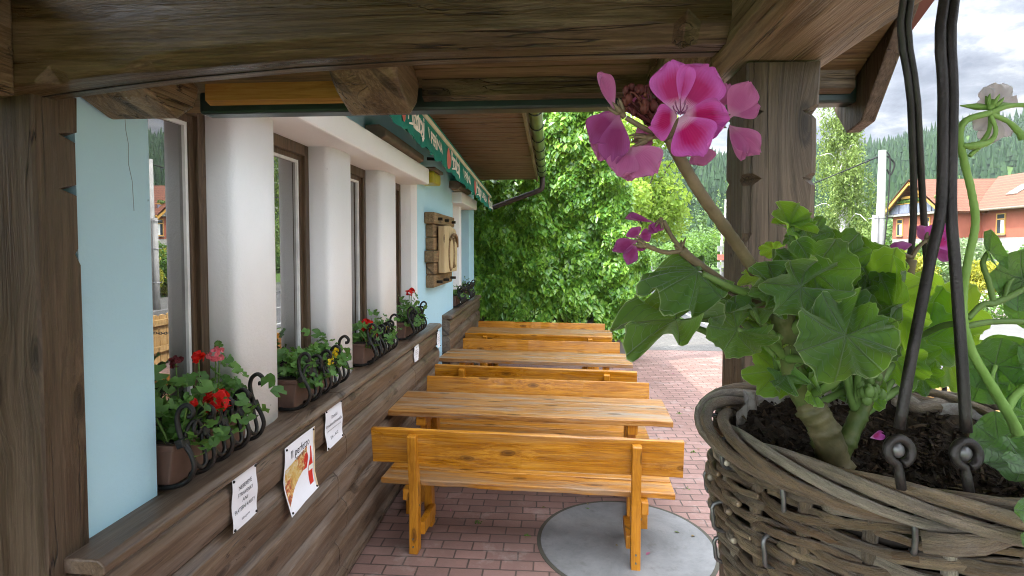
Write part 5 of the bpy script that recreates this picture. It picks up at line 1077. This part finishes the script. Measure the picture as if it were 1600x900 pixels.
f=flower(gp,G0,(1046,216,.41,1060,188,.004),[
 (1057,176,.402,1047,93,.398,66,-12,.12,'pet',.06),(1066,176,.402,1112,101,.394,76,8,.14,'pet',.05),
 (1068,180,.399,1140,186,.385,64,30,.15,'pet',.1),(1064,182,.398,1098,240,.382,72,5,.1,'pet',.1),(1058,181,.399,1018,198,.388,54,-25,.15,'pet',.1)])
mb=MB()
for k in range(8): a=6.283*k/8; mb.tube([P(1063,178,.4)-G0,P(1063+9*math.cos(a),172+8*math.sin(a),.392)-G0,P(1063+11*math.cos(a),166+11*math.sin(a),.386)-G0],[.0005,.0004,.0007],5,3)
obj('stamens',mb.me(),M['petm'],f,True)
flower(gp,G0,(1112,185,.42,1138,190,.003),[(1139,184,.42,1172,126,.41,46,20,.15,'petp'),(1145,180,.42,1188,165,.415,44,-40,.2,'petp'),(1142,198,.42,1189,240,.41,40,15,.12,'petp'),(1140,195,.42,1160,252,.41,26,-35,.2,'petp'),(1120,172,.425,1138,130,.425,34,0,.1,'petp')])
flower(gp,G0,(976,184,.405,958,160,.003),[(960,172,.405,934,113,.40,26,30,.3,'petp'),(962,176,.405,924,222,.40,52,0,.12,'petm',.1),(966,180,.402,955,258,.395,46,10,.15,'petm',.1),(962,186,.41,936,252,.41,44,0,.1,'petp'),(958,172,.406,945,195,.41,30,0,.1,'petm')])
flower(gp,G0,(1020,214,.40,986,222,.003),[(988,228,.40,1024,272,.39,56,0,.12,'petp',.05),(984,230,.40,966,276,.395,48,5,.12,'petp'),(990,222,.41,1018,206,.41,34,0,.1,'petp'),(984,234,.405,984,284,.405,40,10,.1,'petp'),(980,226,.41,950,238,.41,36,0,.1,'petp')])
flower(gp,G0,(1058,215,.42,1090,228,.003),[(1092,226,.43,1102,259,.43,38,10,.1,'petp'),(1086,225,.43,1070,240,.43,30,0,.1,'petp')])
M['bud']=leafmat('dried bud',[(.07,.01,.014),(.15,.045,.025),(.1,.02,.022)],(.2,.05,.05),.2,.6)
mb=MB(); q=random.Random(5)
for k in range(34):
    px,py=q.uniform(976,1034),q.uniform(134,180); c=P(px,py,.41+q.uniform(-.01,.01))-G0; mb.ball(c,q.uniform(.0018,.0038),7,5,(q.uniform(.7,1.2),1,q.uniform(.8,1.4)))
    if k%2: mb.tube([c,c+Vector((q.uniform(-.004,.004),0,q.uniform(-.009,.006))),P(1030,200,.41)-G0],[.001,.001,.0012],5,3)
obj('withered_buds',mb.me(),M['bud'],gp,True)
petal(gp,G0,1002,176,.42,992,145,.42,34,0,.1,'petp').name='petal'
for pts in (((1046,216,.41),(1010,202,.405),(978,184,.405)),((1046,216,.41),(1020,213,.402),(1000,216,.40)),((1046,214,.41),(1080,195,.42),(1116,184,.42))): stem(gp,G0,pts,[.0022,.0019,.0019],'fst','pedicel',5)
# small second flower head
stem(gp,G0,[(1190,480,.49),(1140,448,.475),(1085,408,.46),(1064,390,.455)],[.0042,.004,.0036,.0042],'fst','flower_stalk',6); stem(gp,G0,[(1066,392,.455),(1050,370,.452),(1036,345,.45)],[.0022,.0018,.002],'fst','pedicel'); stem(gp,G0,[(1066,392,.455),(1038,394,.45),(1006,382,.445)],[.0022,.0018,.002],'fst','pedicel')
flower(gp,G0,(1012,386,.445,990,376,.0025),[(996,376,.445,957,392,.44,24,10,.2,'petm'),(992,378,.443,980,414,.44,22,-10,.15,'petm'),(996,372,.446,986,356,.446,24,0,.1,'petm'),(998,370,.448,1018,366,.448,20,0,.1,'petm'),(1000,378,.45,1005,392,.45,20,0,.1,'petm')])
flower(gp,G0,(1034,340,.45,1028,358,.0025),[(1030,346,.45,1014,366,.448,16,0,.3,'petm'),(1031,346,.449,1024,362,.446,18,0,.2,'petm'),(1022,348,.452,976,342,.452,10,40,.3,'petm')])
mb=MB()
for k in range(9): mb.tube([P(1062,392,.455)-G0,P(1062+q.uniform(-12,12),386+q.uniform(-14,6),.455)-G0],[.0022,.0005],6)
obj('bracts',mb.me(),M['fst'],gp,True)
# flowers behind the hanger rods
stem(gp,G0,[(1385,560,.53),(1405,480,.60),(1418,440,.62),(1424,405,.62)],[.004,.0042,.0045,.0055],'fst','flower_stalk',6); stem(gp,G0,[(1424,403,.62),(1436,385,.62),(1452,372,.62)],[.0026,.002,.002],'fst','pedicel'); stem(gp,G0,[(1424,403,.62),(1400,392,.62),(1384,388,.62)],[.0026,.0018,.0018],'fst','pedicel')
flower(gp,G0,(1448,378,.62,1458,366,.004),[(1456,384,.62,1474,348,.61,34,0,.15,'pet'),(1458,384,.615,1488,372,.61,30,20,.2,'pet'),(1456,390,.62,1490,408,.61,24,-30,.2,'petm'),(1450,380,.63,1434,352,.63,20,20,.3,'petp'),(1476,355,.62,1480,326,.62,20,0,.5,'pet')])
mb=MB(); mb.tube([P(x,y,.62)-G0 for x,y in ((1388,388),(1398,387),(1412,384),(1424,382))],[.002,.006,.0055,.001],9,4); obj('flower_bud',mb.me(),M['petm'],gp,True)
fp=petal(None,Vector(),1360,684,.545,1378,676,.55,14,30,.3,'pet'); fp.name='fallen_petal'; tag(fp,'single magenta petal lying on the dark basket soil','petal')
mb=MB(); q=random.Random(9)
for k in range(16): mb.ball(P(1358+q.gauss(0,10),608+q.gauss(0,9),.5+q.gauss(0,.006))-G0,q.uniform(.003,.0045),8,6,(1,1,1.4))
obj('green_buds',mb.me(),M['gst'],gp,True)
# --- trailing geranium on the right
ST=[([(1600,712,.5),(1588,672,.5),(1572,640,.49),(1548,600,.48),(1520,552,.475),(1506,505,.475),(1505,460,.475),(1512,410,.47),(1524,350,.465),(1518,300,.46),(1506,250,.455),(1499,212,.45),(1510,188,.45),(1548,176,.45)],[.006,.006,.0055,.005,.0048,.0045,.0042,.004,.0038,.0036,.0036,.0036,.0034,.003],'ylw'),
([(1572,640,.49),(1590,615,.49),(1625,592,.49)],[.0052,.0045,.004],'ylw'),([(1505,505,.48),(1470,510,.5),(1420,535,.54)],[.004,.0035,.003],'gst'),([(1500,512,.475),(1550,503,.475),(1625,503,.475)],[.0035,.0032,.0032],'gst'),
([(1512,498,.48),(1535,476,.48),(1552,474,.48),(1580,462,.48),(1620,440,.48)],[.003,.0032,.004,.0035,.003],'gst'),([(1552,470,.48),(1545,440,.48),(1536,412,.48),(1545,392,.48)],[.003,.003,.0028,.0025],'gst'),([(1570,465,.48),(1578,440,.49),(1596,425,.49)],[.0028,.0026,.0024],'gst'),
([(1548,176,.45),(1580,165,.45),(1625,165,.45)],[.003,.0026,.0024],'ylw'),([(1548,178,.45),(1575,190,.45),(1592,206,.45),(1600,215,.45)],[.0026,.0024,.0034,.005],'ylw'),([(1548,180,.45),(1556,205,.45),(1545,222,.45),(1520,228,.45),(1505,227,.45)],[.002,.002,.003,.0042,.002],'ylw'),([(1548,180,.455),(1545,205,.455),(1530,228,.455),(1515,244,.455)],[.002,.002,.003,.002],'ylw'),
([(1570,640,.49),(1552,618,.5),(1550,590,.5),(1556,570,.5)],[.003,.0028,.0026,.0024],'ylw'),([(1590,680,.5),(1575,690,.51),(1570,720,.52)],[.002,.002,.002],'ylw')]
for p,r_,m in ST: stem(wp,W0,p,[x*.74 for x in r_],m,'stem',6)
WL=[(1556,572,.5,1530,518,.49,.9,10,.1,.03,'leafs'),(1572,570,.51,1580,512,.51,1.0,-10,.1,.03,'leafs'),(1535,590,.52,1542,640,.52,.9,0,.1,.03,'leafs'),(1600,438,.49,1552,386,.48,.8,15,.15,.04,'leafs'),(1640,470,.49,1596,400,.49,1.0,0,.1,.03,'leafs'),(1547,394,.48,1528,352,.48,.45,40,.3,.02,'leafs'),
 (1600,600,.52,1590,545,.52,.9,0,.1,.03,'leafs'),(1610,650,.52,1570,600,.53,.9,0,.1,.03,'leafs'),(1600,720,.43,1548,752,.42,.9,30,.15,.03,'leafs'),(1620,735,.41,1560,728,.41,.9,55,.1,.03,'leafs'),(1625,800,.36,1582,812,.36,.9,0,.1,.03,'leafs'),(1625,850,.36,1588,848,.36,.8,20,.1,.03,'leafs'),(1640,560,.48,1600,520,.48,1,0,.1,.03,'leafs'),(1560,690,.55,1580,640,.56,.9,0,.1,.03,'leafs')]
for i,l in enumerate(WL): bigleaf(wp,W0,*l[:6],w=l[6],roll=l[7],cup=l[8],ruf=l[9],seed=200+i,mat=l[10],smooth=True,sweep=165)
c=sepals(1546,172,.452,1556,150,.003,'flower','ylw',wp,W0)
for i,p in enumerate(((1552,164,.46,1560,130,.465,36,0,.1),(1556,166,.46,1584,148,.465,30,0,.1),(1548,164,.46,1538,136,.465,20,0,.1),(1546,166,.46,1526,160,.465,20,0,.1),(1550,178,.46,1522,204,.465,24,0,.1),(1552,180,.46,1546,226,.465,32,0,.1),(1558,180,.46,1576,214,.465,28,0,.1))): petal(c,W0,*p[:7],roll=p[7],cup=p[8],mat='petw',seed=i)
mb=MB()
for a in ((1500,165),(1585,162),(1540,150),(1562,180)): mb.tube([P(1549,168,.455)-W0,P((1549+a[0])/2,(168+a[1])/2,.456)-W0,P(*a,.457)-W0],[.0022,.0026,.0004],6,3)
obj('sepals',mb.me(),M['ylw'],c,True)

# ------------------------------------------------------------------ air
hz=bpy.data.materials.new('pale air'); hz.use_nodes=True; ht=hz.node_tree; ht.nodes.remove(ht.nodes['Principled BSDF']); pv=ht.nodes.new('ShaderNodeVolumePrincipled'); pv.inputs['Color'].default_value=(.86,.92,1,1); pv.inputs['Density'].default_value=.00022; pv.inputs['Anisotropy'].default_value=.2
ht.links.new(pv.outputs[0],ht.nodes['Material Output'].inputs['Volume'])
obj('haze',B(-1000,1600,-700,1900,-2,95),hz,kind='stuff')
S.cycles.volume_bounces=0
